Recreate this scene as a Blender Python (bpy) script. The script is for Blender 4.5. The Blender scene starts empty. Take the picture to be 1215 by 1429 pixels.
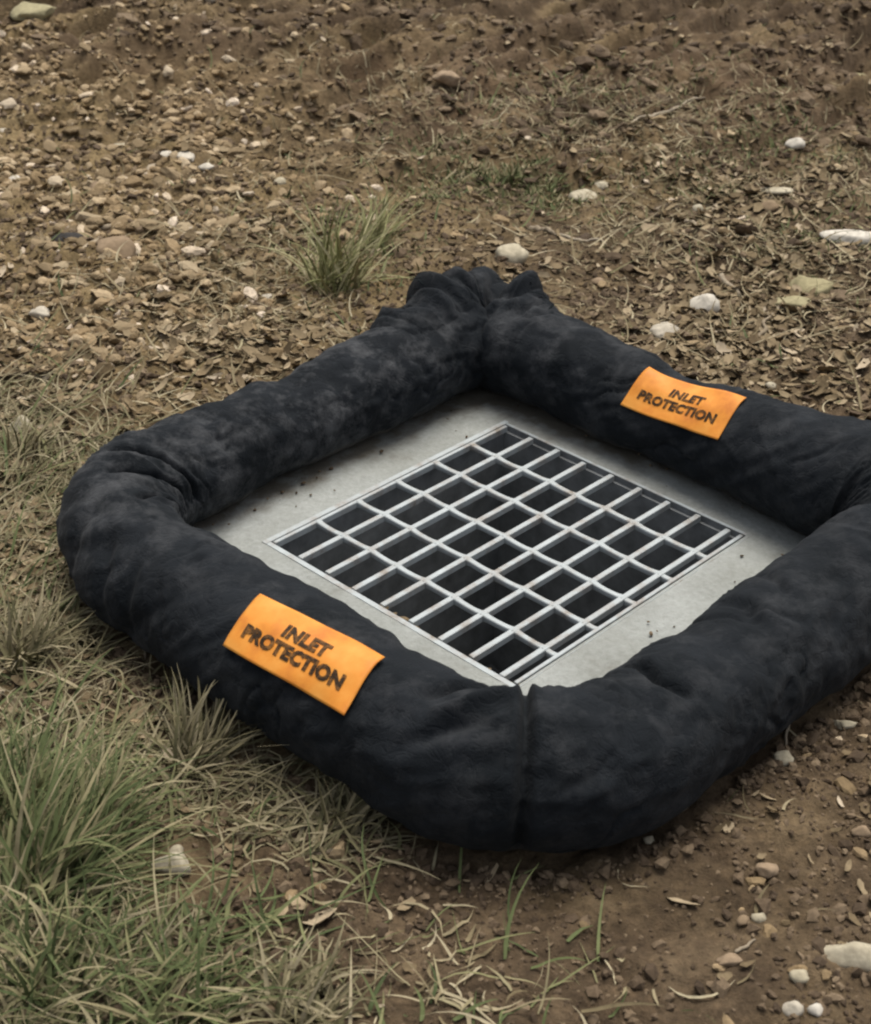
import bpy, math, random
import numpy as np
from mathutils import Matrix, Vector

random.seed(7)
rng = np.random.default_rng(11)
S = bpy.context.scene
COL = S.collection

# ------------------------------------------------------------------ camera
CAM = np.array([-0.13238309, -2.41517741, 1.54131211])
RIGHT = np.array([0.99962302, 0.01441865, 0.02336505])
VIEW = np.array([0.0, 0.85100491, -0.52515775])
UP = np.array([-0.02745584, 0.52495978, 0.85068408])
FPX, PW, PH = 2287.44, 1215.0, 1429.0
cd = bpy.data.cameras.new('camera')
cam = bpy.data.objects.new('camera', cd)
COL.objects.link(cam)
cd.sensor_fit = 'VERTICAL'
cd.sensor_height = 24.0
cd.sensor_width = 24.0 * PW / PH
cd.lens = 24.0 * FPX / PH
cd.clip_start = 0.05
cd.clip_end = 500.0
m = Matrix.Identity(4)
for i in range(3):
    m[i][0], m[i][1], m[i][2], m[i][3] = RIGHT[i], UP[i], -VIEW[i], CAM[i]
cam.matrix_world = m
cd.dof.use_dof = True
cd.dof.focus_distance = 2.75
cd.dof.aperture_fstop = 5.6
S.camera = cam
S.cycles.filter_width = 2.2

# ------------------------------------------------------------------ sky and sun (overcast, light from high behind the drain)
SUN_EL, SUN_AZ = math.radians(72), math.radians(20)      # azimuth from +Y towards +X
world = bpy.data.worlds.new('World')
S.world = world
world.use_nodes = True
wn, wl = world.node_tree.nodes, world.node_tree.links
wn.clear()
sky = wn.new('ShaderNodeTexSky')
sky.sky_type = 'NISHITA'
sky.sun_disc = False
sky.sun_elevation = SUN_EL
sky.sun_rotation = SUN_AZ
sky.dust_density = 4.0
sky.air_density = 1.0
hs = wn.new('ShaderNodeHueSaturation')
hs.inputs['Saturation'].default_value = 0.35
bg = wn.new('ShaderNodeBackground')
bg.inputs['Strength'].default_value = 0.10
wo = wn.new('ShaderNodeOutputWorld')
wl.new(sky.outputs[0], hs.inputs['Color'])
wl.new(hs.outputs[0], bg.inputs['Color'])
wl.new(bg.outputs[0], wo.inputs['Surface'])
sd = bpy.data.lights.new('sun', 'SUN')
sd.energy = 2.1
sd.angle = math.radians(42)
sd.color = (1.0, 0.94, 0.84)
sun = bpy.data.objects.new('sun', sd)
COL.objects.link(sun)
sdir = Vector((math.sin(SUN_AZ) * math.cos(SUN_EL), math.cos(SUN_AZ) * math.cos(SUN_EL), math.sin(SUN_EL)))
sun.rotation_euler = sdir.to_track_quat('Z', 'Y').to_euler()
sun.location = sdir * 20
S.view_settings.view_transform = 'Standard'
S.view_settings.look = 'None'
S.view_settings.gamma = 1.0
S.view_settings.use_curve_mapping = False
S.view_settings.exposure = 0.64

# ------------------------------------------------------------------ maths helpers
def at(px, py, z=0.0):
    d = VIEW + RIGHT * (px - PW / 2) / FPX - UP * (py - PH / 2) / FPX
    k = (z - CAM[2]) / d[2]
    return CAM + d * k

def topx(x, y, z=0.0):
    P = np.stack([np.asarray(x, float), np.asarray(y, float), np.zeros_like(np.asarray(x, float)) + z], -1) - CAM
    d = np.maximum(P @ VIEW, 0.3)
    return PW / 2 + FPX * (P @ RIGHT) / d, PH / 2 - FPX * (P @ UP) / d

U = np.array([0.68020294, 0.73302384])        # along the bearing bars (away, to the right)
V = np.array([0.73302384, -0.68020294])       # across the bars (towards the camera, to the right)
SU, SV = 0.600, 0.5645

def W2(a, b):
    return a * U[0] + b * V[0], a * U[1] + b * V[1]

_perm = np.random.default_rng(5).permutation(256)
_perm = np.concatenate([_perm, _perm, _perm])
_grad = np.random.default_rng(6).uniform(0, 2 * np.pi, 256)
_gx, _gy = np.cos(_grad), np.sin(_grad)

def perlin(x, y, seed=0):
    x = np.asarray(x, float) + seed * 17.31
    y = np.asarray(y, float) + seed * 5.77
    xi, yi = np.floor(x).astype(int), np.floor(y).astype(int)
    xf, yf = x - xi, y - yi
    u = xf * xf * xf * (xf * (xf * 6 - 15) + 10)
    v = yf * yf * yf * (yf * (yf * 6 - 15) + 10)
    def g(ix, iy, dx, dy):
        h = _perm[_perm[ix & 255] + (iy & 255)]
        return _gx[h] * dx + _gy[h] * dy
    n00, n10 = g(xi, yi, xf, yf), g(xi + 1, yi, xf - 1, yf)
    n01, n11 = g(xi, yi + 1, xf, yf - 1), g(xi + 1, yi + 1, xf - 1, yf - 1)
    return 1.5 * ((n00 * (1 - u) + n10 * u) * (1 - v) + (n01 * (1 - u) + n11 * u) * v)

def fbm(x, y, seed=0, octv=4, gain=0.5):
    r, a = 0, 1
    for i in range(octv):
        r = r + a * perlin(x * 2 ** i, y * 2 ** i, seed + i * 3)
        a *= gain
    return r

def cells(x, y, seed=0):
    """distance to nearest jittered cell point, and a random number of that cell"""
    x, y = np.asarray(x, float), np.asarray(y, float)
    xi, yi = np.floor(x).astype(int), np.floor(y).astype(int)
    best = np.full(x.shape, 9.0)
    val = np.zeros(x.shape)
    for dx in (-1, 0, 1):
        for dy in (-1, 0, 1):
            h = _perm[_perm[(xi + dx + seed * 7) & 255] + ((yi + dy) & 255)]
            h2 = _perm[h + 77]
            h3 = _perm[h2 + 31]
            d = np.hypot(xi + dx + 0.15 + 0.7 * h / 255 - x, yi + dy + 0.15 + 0.7 * h2 / 255 - y)
            w = d < best
            best = np.where(w, d, best)
            val = np.where(w, h3 / 255, val)
    return best, val

def sstep(a, b, x):
    t = np.clip((x - a) / (b - a), 0, 1)
    return t * t * (3 - 2 * t)

# ------------------------------------------------------------------ object helpers
def link(name, mesh, mat=None, parent=None, smooth=True, kind=None):
    if mat is not None and not mesh.materials:
        mesh.materials.append(mat)
    mesh.polygons.foreach_set('use_smooth', [bool(smooth)] * len(mesh.polygons))
    o = bpy.data.objects.new(name, mesh)
    COL.objects.link(o)
    if parent is not None:
        o.parent = parent
    if kind:
        o['kind'] = kind
    return o

def mesh_np(name, verts, faces):
    """verts (n,3); faces (m,k) all of the same size k"""
    verts = np.asarray(verts, np.float32)
    faces = np.asarray(faces, np.int32)
    me = bpy.data.meshes.new(name)
    k = faces.shape[1]
    me.vertices.add(len(verts))
    me.vertices.foreach_set('co', verts.ravel())
    me.loops.add(faces.size)
    me.loops.foreach_set('vertex_index', faces.ravel())
    me.polygons.add(len(faces))
    me.polygons.foreach_set('loop_start', np.arange(0, faces.size, k, dtype=np.int32))
    me.update(calc_edges=True)
    me.validate()
    return me

def tag(o, label, cat, group=None):
    o['label'] = label
    o['category'] = cat
    if group:
        o['group'] = group

def empty(name, loc=(0, 0, 0)):
    o = bpy.data.objects.new(name, None)
    o.location = loc
    COL.objects.link(o)
    return o

def grid_faces(nr, nc, wrap=False):
    i, j = np.meshgrid(np.arange(nr - 1), np.arange(nc if wrap else nc - 1), indexing='ij')
    a = i * nc + j
    b = i * nc + (j + 1) % nc
    return np.stack([a, b, b + nc, a + nc], -1).reshape(-1, 4)

# ------------------------------------------------------------------ materials
def new_mat(name):
    mt = bpy.data.materials.new(name)
    mt.use_nodes = True
    nt = mt.node_tree
    return mt, nt.nodes, nt.links, nt.nodes['Principled BSDF']

def N(nodes, typ, **kw):
    n = nodes.new(typ)
    for k, v in kw.items():
        if k in n.inputs:
            n.inputs[k].default_value = v
        else:
            setattr(n, k, v)
    return n

def ramp(nodes, stops):
    r = nodes.new('ShaderNodeValToRGB')
    e = r.color_ramp.elements
    while len(e) < len(stops):
        e.new(0.5)
    for el, (p, c) in zip(e, stops):
        el.position = p
        el.color = (*c, 1)
    return r

def mix(nodes, links, fac, a, b, typ='MIX'):
    n = nodes.new('ShaderNodeMix')
    n.data_type = 'RGBA'
    n.blend_type = typ
    for sock, v in ((0, fac), (6, a), (7, b)):
        if isinstance(v, (int, float)):
            n.inputs[sock].default_value = v
        elif isinstance(v, tuple):
            n.inputs[sock].default_value = (*v, 1)
        else:
            links.new(v, n.inputs[sock])
    return n.outputs[2]

def bump(nodes, links, bsdf, height, strength=0.5, dist=0.003):
    b = nodes.new('ShaderNodeBump')
    b.inputs['Strength'].default_value = strength
    b.inputs['Distance'].default_value = dist
    links.new(height, b.inputs['Height'])
    links.new(b.outputs[0], bsdf.inputs['Normal'])

def set_rough(bsdf, r, spec=0.3):
    bsdf.inputs['Roughness'].default_value = r
    bsdf.inputs['Specular IOR Level'].default_value = spec

def soil_mat():
    mt, n, l, b = new_mat('soil')
    set_rough(b, 0.95, 0.15)
    tc = N(n, 'ShaderNodeTexCoord')
    n1 = N(n, 'ShaderNodeTexNoise', Scale=9.0, Detail=9.0, Roughness=0.68)
    n2 = N(n, 'ShaderNodeTexNoise', Scale=70.0, Detail=6.0, Roughness=0.7)
    n3 = N(n, 'ShaderNodeTexVoronoi', Scale=55.0)
    for q in (n1, n2, n3):
        l.new(tc.outputs['Object'], q.inputs['Vector'])
    at_ = N(n, 'ShaderNodeAttribute', attribute_name='soil')
    sp = N(n, 'ShaderNodeSeparateColor')
    l.new(at_.outputs['Color'], sp.inputs[0])
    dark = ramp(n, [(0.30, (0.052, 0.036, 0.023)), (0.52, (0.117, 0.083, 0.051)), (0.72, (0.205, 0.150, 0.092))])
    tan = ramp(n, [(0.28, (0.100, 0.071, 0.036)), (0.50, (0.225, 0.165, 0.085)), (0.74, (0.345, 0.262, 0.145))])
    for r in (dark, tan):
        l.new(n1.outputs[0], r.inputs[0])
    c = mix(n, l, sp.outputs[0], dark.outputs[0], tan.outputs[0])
    fine = ramp(n, [(0.3, (0.55, 0.55, 0.55)), (0.7, (1.35, 1.33, 1.3))])
    l.new(n2.outputs[0], fine.inputs[0])
    c = mix(n, l, 0.8, c, fine.outputs[0], 'MULTIPLY')
    spots = ramp(n, [(0.0, (1.25, 1.22, 1.18)), (0.5, (0.82, 0.82, 0.82))])
    l.new(n3.outputs['Distance'], spots.inputs[0])
    c = mix(n, l, 0.5, c, spots.outputs[0], 'MULTIPLY')
    moss = N(n, 'ShaderNodeTexNoise', Scale=34.0, Detail=5.0)
    l.new(tc.outputs['Object'], moss.inputs['Vector'])
    mr = N(n, 'ShaderNodeMath', operation='MULTIPLY')
    l.new(moss.outputs[0], mr.inputs[0])
    l.new(sp.outputs[1], mr.inputs[1])
    mm = ramp(n, [(0.2, (0, 0, 0)), (0.5, (1, 1, 1))])
    l.new(mr.outputs[0], mm.inputs[0])
    c = mix(n, l, mm.outputs[0], c, (0.062, 0.066, 0.026))
    red = mix(n, l, sp.outputs[2], c, (0.185, 0.122, 0.072))
    l.new(red, b.inputs['Base Color'])
    n6 = N(n, 'ShaderNodeTexNoise', Scale=230.0, Detail=4.0, Roughness=0.7)
    l.new(tc.outputs['Object'], n6.inputs['Vector'])
    hsum = N(n, 'ShaderNodeMath', operation='MULTIPLY_ADD')
    l.new(n6.outputs[0], hsum.inputs[0])
    hsum.inputs[1].default_value = 0.45
    l.new(n2.outputs[0], hsum.inputs[2])
    bump(n, l, b, hsum.outputs[0], 0.9, 0.010)
    return mt

def island_mat(name, stops, rough=0.9, grain=0.35, gscale=160.0, trans=0.0, objrand=False, attr=None):
    """base colour from a ramp picked per loose piece (or per object), with fine grain"""
    if name in ('gravel', 'soil_clods', 'dead_litter', 'dusty_pebble', 'tan_stone'):
        stops = [(p_, (c_[0] * 1.05, c_[1] * 0.975, c_[2] * 0.95)) for p_, c_ in stops]
    mt, n, l, b = new_mat(name)
    set_rough(b, rough, 0.2)
    tc = N(n, 'ShaderNodeTexCoord')
    if objrand:
        src = N(n, 'ShaderNodeObjectInfo').outputs['Random']
    else:
        src = N(n, 'ShaderNodeNewGeometry').outputs['Random Per Island']
    r = ramp(n, stops)
    l.new(src, r.inputs[0])
    nz = N(n, 'ShaderNodeTexNoise', Scale=gscale, Detail=5.0, Roughness=0.65)
    l.new(tc.outputs['Object'], nz.inputs['Vector'])
    g = ramp(n, [(0.25, (0.45, 0.44, 0.42)), (0.75, (1.4, 1.4, 1.4))])
    l.new(nz.outputs[0], g.inputs[0])
    c = mix(n, l, grain * 2, r.outputs[0], g.outputs[0], 'MULTIPLY')
    l.new(c, b.inputs['Base Color'])
    bump(n, l, b, nz.outputs[0], 0.5, 0.002)
    return mt

def sock_mat():
    mt, n, l, b = new_mat('black_geotextile')
    set_rough(b, 0.85, 0.10)
    b.inputs['Sheen Weight'].default_value = 0.02
    b.inputs['Sheen Roughness'].default_value = 0.6
    tc = N(n, 'ShaderNodeTexCoord')
    n1 = N(n, 'ShaderNodeTexNoise', Scale=7.0, Detail=6.0, Roughness=0.6)
    n2 = N(n, 'ShaderNodeTexNoise', Scale=15.0, Detail=9.0, Roughness=0.72)
    n3 = N(n, 'ShaderNodeTexNoise', Scale=420.0, Detail=2.0)
    for q in (n1, n2, n3):
        l.new(tc.outputs['Object'], q.inputs['Vector'])
    base = ramp(n, [(0.3, (0.0050, 0.0068, 0.0085)), (0.55, (0.0088, 0.0110, 0.0138)), (0.75, (0.0150, 0.0178, 0.0215))])
    l.new(n1.outputs[0], base.inputs[0])
    d = ramp(n, [(0.47, (0, 0, 0)), (0.66, (0.62, 0.62, 0.62))])
    l.new(n2.outputs[0], d.inputs[0])
    da_ = N(n, 'ShaderNodeAttribute', attribute_name='dust')
    dm = N(n, 'ShaderNodeMath', operation='MULTIPLY')
    l.new(d.outputs[0], dm.inputs[0])
    l.new(da_.outputs['Fac'], dm.inputs[1])
    c = mix(n, l, dm.outputs[0], base.outputs[0], (0.072, 0.074, 0.078))
    l.new(c, b.inputs['Base Color'])
    mz = N(n, 'ShaderNodeSeparateXYZ')
    l.new(tc.outputs['Object'], mz.inputs[0])
    mlow = ramp(n, [(0.0, (1, 1, 1)), (0.075, (0, 0, 0))])
    l.new(mz.outputs['Z'], mlow.inputs[0])
    mm_ = N(n, 'ShaderNodeMath', operation='MULTIPLY')
    l.new(mlow.outputs[0], mm_.inputs[0])
    l.new(n2.outputs[0], mm_.inputs[1])
    mm2 = ramp(n, [(0.28, (0, 0, 0)), (0.60, (0.6, 0.6, 0.6))])
    l.new(mm_.outputs[0], mm2.inputs[0])
    c = mix(n, l, mm2.outputs[0], c, (0.10, 0.078, 0.050))
    l.new(c, b.inputs['Base Color'])
    n5 = N(n, 'ShaderNodeTexNoise', Scale=21.0, Detail=4.0, Roughness=0.55, Distortion=1.2)
    l.new(tc.outputs['Object'], n5.inputs['Vector'])
    rd = ramp(n, [(0.0, (0.6, 0.6, 0.6)), (0.455, (0.6, 0.6, 0.6)), (0.50, (0, 0, 0)), (0.56, (0.85, 0.85, 0.85)), (1.0, (0.6, 0.6, 0.6))])
    l.new(n5.outputs[0], rd.inputs[0])
    ad = N(n, 'ShaderNodeMath', operation='MULTIPLY_ADD')
    l.new(n2.outputs[0], ad.inputs[0])
    ad.inputs[1].default_value = 2.5
    l.new(n3.outputs[0], ad.inputs[2])
    ad2 = N(n, 'ShaderNodeMath', operation='MULTIPLY_ADD')
    l.new(rd.outputs[0], ad2.inputs[0])
    ad2.inputs[1].default_value = 1.6
    l.new(ad.outputs[0], ad2.inputs[2])
    bump(n, l, b, ad2.outputs[0], 0.32, 0.003)
    return mt

def concrete_mat():
    mt, n, l, b = new_mat('concrete')
    set_rough(b, 0.9, 0.25)
    tc = N(n, 'ShaderNodeTexCoord')
    n1 = N(n, 'ShaderNodeTexNoise', Scale=5.0, Detail=8.0, Roughness=0.62)
    n2 = N(n, 'ShaderNodeTexNoise', Scale=95.0, Detail=6.0, Roughness=0.7)
    for q in (n1, n2):
        l.new(tc.outputs['Object'], q.inputs['Vector'])
    c1 = ramp(n, [(0.30, (0.17, 0.167, 0.148)), (0.42, (0.262, 0.272, 0.254)), (0.57, (0.31, 0.323, 0.308)), (0.72, (0.37, 0.385, 0.37))])
    l.new(n1.outputs[0], c1.inputs[0])
    c2 = ramp(n, [(0.25, (0.7, 0.7, 0.68)), (0.7, (1.12, 1.12, 1.12))])
    l.new(n2.outputs[0], c2.inputs[0])
    c = mix(n, l, 0.7, c1.outputs[0], c2.outputs[0], 'MULTIPLY')
    a = N(n, 'ShaderNodeAttribute', attribute_name='dirt')
    n3 = N(n, 'ShaderNodeTexNoise', Scale=24.0, Detail=7.0, Roughness=0.65)
    l.new(tc.outputs['Object'], n3.inputs['Vector'])
    mul = N(n, 'ShaderNodeMath', operation='MULTIPLY')
    l.new(a.outputs['Fac'], mul.inputs[0])
    l.new(n3.outputs[0], mul.inputs[1])
    mr = ramp(n, [(0.22, (0, 0, 0)), (0.52, (0.85, 0.85, 0.85))])
    l.new(mul.outputs[0], mr.inputs[0])
    c = mix(n, l, mr.outputs[0], c, (0.10, 0.083, 0.058))
    l.new(c, b.inputs['Base Color'])
    bump(n, l, b, n2.outputs[0], 0.7, 0.004)
    return mt

def steel_mat():
    mt, n, l, b = new_mat('weathered_galvanised_steel')
    set_rough(b, 0.72, 0.3)
    b.inputs['Metallic'].default_value = 0.1
    tc = N(n, 'ShaderNodeTexCoord')
    n1 = N(n, 'ShaderNodeTexNoise', Scale=22.0, Detail=7.0, Roughness=0.65)
    l.new(tc.outputs['Object'], n1.inputs['Vector'])
    c1 = ramp(n, [(0.28, (0.19, 0.15, 0.11)), (0.40, (0.32, 0.315, 0.30)), (0.52, (0.375, 0.405, 0.41)), (0.75, (0.44, 0.48, 0.49))])
    l.new(n1.outputs[0], c1.inputs[0])
    l.new(c1.outputs[0], b.inputs['Base Color'])
    n2 = N(n, 'ShaderNodeTexNoise', Scale=180.0, Detail=4.0)
    l.new(tc.outputs['Object'], n2.inputs['Vector'])
    bump(n, l, b, n2.outputs[0], 0.3, 0.001)
    return mt

def label_mat():
    mt, n, l, b = new_mat('orange_vinyl')
    set_rough(b, 0.55, 0.3)
    tc = N(n, 'ShaderNodeTexCoord')
    n1 = N(n, 'ShaderNodeTexNoise', Scale=22.0, Detail=6.0, Roughness=0.6)
    l.new(tc.outputs['Object'], n1.inputs['Vector'])
    c1 = ramp(n, [(0.30, (0.52, 0.165, 0.024)), (0.5, (0.66, 0.245, 0.031)), (0.70, (0.71, 0.31, 0.055))])
    l.new(n1.outputs[0], c1.inputs[0])
    l.new(c1.outputs[0], b.inputs['Base Color'])
    return mt

def ink_mat():
    mt, n, l, b = new_mat('worn_brown_ink')
    set_rough(b, 0.7, 0.2)
    tc = N(n, 'ShaderNodeTexCoord')
    n1 = N(n, 'ShaderNodeTexNoise', Scale=90.0, Detail=5.0, Roughness=0.7)
    l.new(tc.outputs['Object'], n1.inputs['Vector'])
    c1 = ramp(n, [(0.46, (0.030, 0.017, 0.008)), (0.70, (0.26, 0.115, 0.028))])
    l.new(n1.outputs[0], c1.inputs[0])
    l.new(c1.outputs[0], b.inputs['Base Color'])
    return mt

M_SOIL = soil_mat()
M_SOCK = sock_mat()
M_CUFF = island_mat('dark_green_cloth', [(0.0, (0.0085, 0.0125, 0.0145)), (1.0, (0.0095, 0.0135, 0.0150))], gscale=60, grain=0.4, rough=0.9)
M_CUFF.node_tree.nodes['Principled BSDF'].inputs['Specular IOR Level'].default_value = 0.1
M_CONC = concrete_mat()
M_STEEL = steel_mat()
M_LABEL = label_mat()
M_INK = ink_mat()
M_GRAVEL = island_mat('gravel', [(0.0, (0.12, 0.093, 0.052)), (0.35, (0.225, 0.172, 0.096)), (0.75, (0.30, 0.238, 0.142)), (0.92, (0.40, 0.335, 0.22)), (1.0, (0.62, 0.56, 0.45))], gscale=120)
M_CLOD = island_mat('soil_clods', [(0.0, (0.055, 0.041, 0.027)), (0.5, (0.105, 0.080, 0.052)), (1.0, (0.195, 0.155, 0.102))], gscale=140)
M_CHIP = island_mat('dead_litter', [(0.0, (0.10, 0.077, 0.044)), (0.5, (0.19, 0.153, 0.090)), (0.8, (0.28, 0.235, 0.15)), (0.95, (0.34, 0.29, 0.195)), (1.0, (0.46, 0.41, 0.31))], gscale=110, grain=0.25)
M_STRAW = island_mat('dry_straw', [(0.0, (0.14, 0.11, 0.06)), (0.6, (0.26, 0.215, 0.13)), (1.0, (0.40, 0.345, 0.23))], gscale=60, grain=0.2)
M_GRASS = island_mat('green_grass', [(0.0, (0.055, 0.074, 0.027)), (0.45, (0.112, 0.132, 0.052)), (0.7, (0.19, 0.185, 0.088)), (0.85, (0.24, 0.205, 0.115)), (1.0, (0.32, 0.28, 0.17))], gscale=40, grain=0.2, rough=0.75)
M_PALEGRASS = island_mat('pale_grass', [(0.0, (0.16, 0.165, 0.065)), (0.5, (0.24, 0.235, 0.105)), (1.0, (0.36, 0.325, 0.19))], gscale=40, grain=0.2, rough=0.75)
M_DRYGRASS = island_mat('drying_grass', [(0.0, (0.10, 0.095, 0.045)), (0.5, (0.19, 0.163, 0.092)), (1.0, (0.29, 0.25, 0.16))], gscale=40, grain=0.2, rough=0.8)
M_STONE = {
    'white': island_mat('pale_stone', [(0.0, (0.42, 0.375, 0.30)), (1.0, (0.54, 0.50, 0.43))], objrand=True, grain=0.34, gscale=60),
    'tan': island_mat('tan_stone', [(0.0, (0.20, 0.155, 0.098)), (1.0, (0.30, 0.24, 0.165))], objrand=True, grain=0.28, gscale=60),
    'cream': island_mat('cream_stone', [(0.0, (0.36, 0.315, 0.22)), (1.0, (0.46, 0.41, 0.31))], objrand=True, grain=0.36, gscale=60),
    'olive': island_mat('yellowish_stone', [(0.0, (0.27, 0.235, 0.13)), (1.0, (0.33, 0.295, 0.18))], objrand=True, grain=0.28, gscale=60),
    'dark': island_mat('dark_stone', [(0.0, (0.035, 0.032, 0.03)), (1.0, (0.05, 0.046, 0.042))], objrand=True, grain=0.28, gscale=60),
    'pebble': island_mat('dusty_pebble', [(0.0, (0.18, 0.142, 0.082)), (0.7, (0.28, 0.228, 0.14)), (0.95, (0.36, 0.31, 0.21)), (1.0, (0.50, 0.45, 0.35))], objrand=True, grain=0.28, gscale=70),
}
M_PIT = island_mat('grey_pit_wall', [(0.0, (0.15, 0.158, 0.162)), (1.0, (0.19, 0.198, 0.20))], gscale=18, grain=0.4)  # mottled grey of the pit walls and floor, darker than the surround
M_STICK = island_mat('weathered_twig', [(0.0, (0.22, 0.175, 0.12)), (1.0, (0.40, 0.34, 0.255))], objrand=True, grain=0.3, gscale=90)

# ------------------------------------------------------------------ terrain height
def blob(px, py, blobs):
    r = np.zeros_like(px)
    for bx, by, rx, ry, w in blobs:
        r = np.maximum(r, w * np.exp(-((px - bx) / rx) ** 2 - ((py - by) / ry) ** 2))
    return r

# where the kinds of ground lie, as patches on the ground named by the points they cover
P_GRAVEL = [(70, 270, 270, 200, 1.0), (300, 430, 160, 70, 0.35), (60, 480, 160, 90, 0.8), (480, 250, 120, 40, 0.2), (-250, 300, 300, 400, 0.9)]
P_LITTER = [(60, 640, 170, 130, 1.0), (320, 480, 200, 60, 0.6), (40, 820, 130, 140, 0.7), (1090, 470, 230, 130, 0.7), (930, 540, 160, 80, 0.6), (280, 1010, 200, 80, 0.6), (1050, 260, 200, 80, 0.5)]
P_GREEN = [(60, 1180, 200, 160, 1.0), (60, 1400, 420, 90, 0.8), (460, 350, 80, 60, 0.55), (720, 235, 110, 45, 0.9), (620, 250, 60, 40, 0.5), (960, 255, 70, 35, 0.5), (20, 930, 120, 120, 0.5), (300, 1320, 300, 90, 0.6)]
P_TAN = [(120, 350, 420, 330, 1.0), (420, 420, 330, 130, 0.9), (60, 650, 200, 200, 0.9), (560, 270, 230, 90, 0.7), (800, 200, 300, 90, 0.35), (300, 1050, 260, 100, 0.55), (880, 480, 120, 60, 0.35), (-300, 500, 500, 700, 1.0)]
P_RED = [(850, 130, 420, 90, 0.55), (300, 90, 260, 60, 0.4), (560, 95, 120, 28, 0.75), (480, 130, 90, 26, 0.5), (640, 120, 100, 40, 0.4), (1010, 1000, 200, 60, 0.15)]

def height(x, y):
    x, y = np.asarray(x, float), np.asarray(y, float)
    px, py = topx(x, y)
    a, b = x * U[0] + y * U[1], x * V[0] + y * V[1]
    dist = np.maximum(np.maximum(np.abs(a) - 0.50, 0), np.maximum(np.abs(b) - 0.50, 0))
    away = sstep(0.05, 0.9, dist)
    far = sstep(1.2, 3.2, y)
    h = 0.035 * fbm(x * 0.9, y * 0.9, 1, 2) * away
    # ruts and ridges left by machines, running away to the right
    t = x * 0.75 - y * 0.62
    s = x * 0.62 + y * 0.75
    rid = 1 - np.abs(fbm(t * 3.6, s * 1.1, 9, 4)) * 1.2
    h += (0.16 * far) * (rid - 0.75) * away
    h += 0.020 * fbm(x * 4.2, y * 4.2, 2, 3) * (0.35 + 0.65 * away)
    d, v = cells(x * 17 + 0.7 * perlin(x * 9, y * 9, 3), y * 17, 2)
    lump = np.clip(1 - d / 0.6, 0, 1) ** 0.7 * (v > 0.35) * v
    g = blob(px, py, P_GRAVEL)
    h += lump * (0.009 + 0.012 * g)
    h += 0.0095 * fbm(x * 16, y * 16, 4, 3) + 0.0042 * perlin(x * 60, y * 60, 8)
    h -= 0.012
    return h

def ground_h(x, y):
    """terrain height with the soil dug away for the concrete basin"""
    h = height(x, y)
    a, b = x * U[0] + y * U[1], x * V[0] + y * V[1]
    ins = np.minimum(np.minimum(a + 0.52, 0.46 - a), np.minimum(b + 0.49, 0.50 - b))
    return h - 0.14 * sstep(0.0, 0.06, ins)

def axis(lo, hi, step, end, grow=1.22):
    c = list(np.arange(lo, hi + 1e-6, step))
    d = step
    q = c[-1]
    while q < end:
        d *= grow
        q += d
        c.append(q)
    d, q = step, c[0]
    pre = []
    while q > -end:
        d *= grow
        q -= d
        pre.append(q)
    return np.array(pre[::-1] + c)

gx = axis(-2.0, 1.75, 0.0085, 90)
gyv = [-1.35]
while gyv[-1] < 4.6:
    gyv.append(gyv[-1] + 0.0075 + 0.0022 * max(0, gyv[-1] + 0.6))
pre, d, q = [], 0.01, -1.35
while q > -90:
    d *= 1.22
    q -= d
    pre.append(q)
post, d, q = [], 0.02, gyv[-1]
while q < 90:
    d *= 1.22
    q += d
    post.append(q)
gy = np.array(pre[::-1] + gyv + post)
X, Y = np.meshgrid(gx, gy)
Z = ground_h(X, Y)
F = grid_faces(len(gy), len(gx))
fx = X.ravel()[F].mean(1)
fy = Y.ravel()[F].mean(1)
fa, fb = fx * U[0] + fy * U[1], fx * V[0] + fy * V[1]
keep = ~((fa > -0.42) & (fa < 0.38) & (fb > -0.40) & (fb < 0.42))
me = mesh_np('ground', np.stack([X.ravel(), Y.ravel(), Z.ravel()], 1), F[keep])
px, py = topx(X.ravel(), Y.ravel())
px = np.clip(px, -500, 1700)
py = np.clip(py, -100, 1600)
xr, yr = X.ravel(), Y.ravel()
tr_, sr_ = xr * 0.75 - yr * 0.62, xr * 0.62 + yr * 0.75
tan_rut_shade = np.clip(blob(px, py, P_TAN) + 0.35 * fbm(xr * 3, yr * 3, 21, 3) + 0.55 * sstep(0.9, 2.2, yr) * fbm(tr_ * 5, sr_ * 1.4, 25, 3), 0, 1)  # last term paints ridge shading into the soil colour, streaked along the ruts
grn = blob(px, py, P_GREEN)
red = np.clip(blob(px, py, P_RED) * (0.7 + 0.6 * fbm(X.ravel() * 6, Y.ravel() * 6, 23, 2)), 0, 1)
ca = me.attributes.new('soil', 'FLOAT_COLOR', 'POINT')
ca.data.foreach_set('color', np.stack([tan_rut_shade, grn, red, np.ones_like(tan_rut_shade)], 1).astype(np.float32).ravel())
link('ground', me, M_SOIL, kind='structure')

# ------------------------------------------------------------------ concrete basin
basin = empty('catch_basin', (0, 0, 0))
tag(basin, 'grey concrete catch basin surround set in the soil inside the black sock', 'storm drain')
HU, HV = SU / 2 + 0.006, SV / 2 + 0.0015

def local(vs):
    vs = np.asarray(vs, float)
    x, y = W2(vs[:, 0], vs[:, 1])
    return np.stack([x, y, vs[:, 2]], 1)

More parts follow.
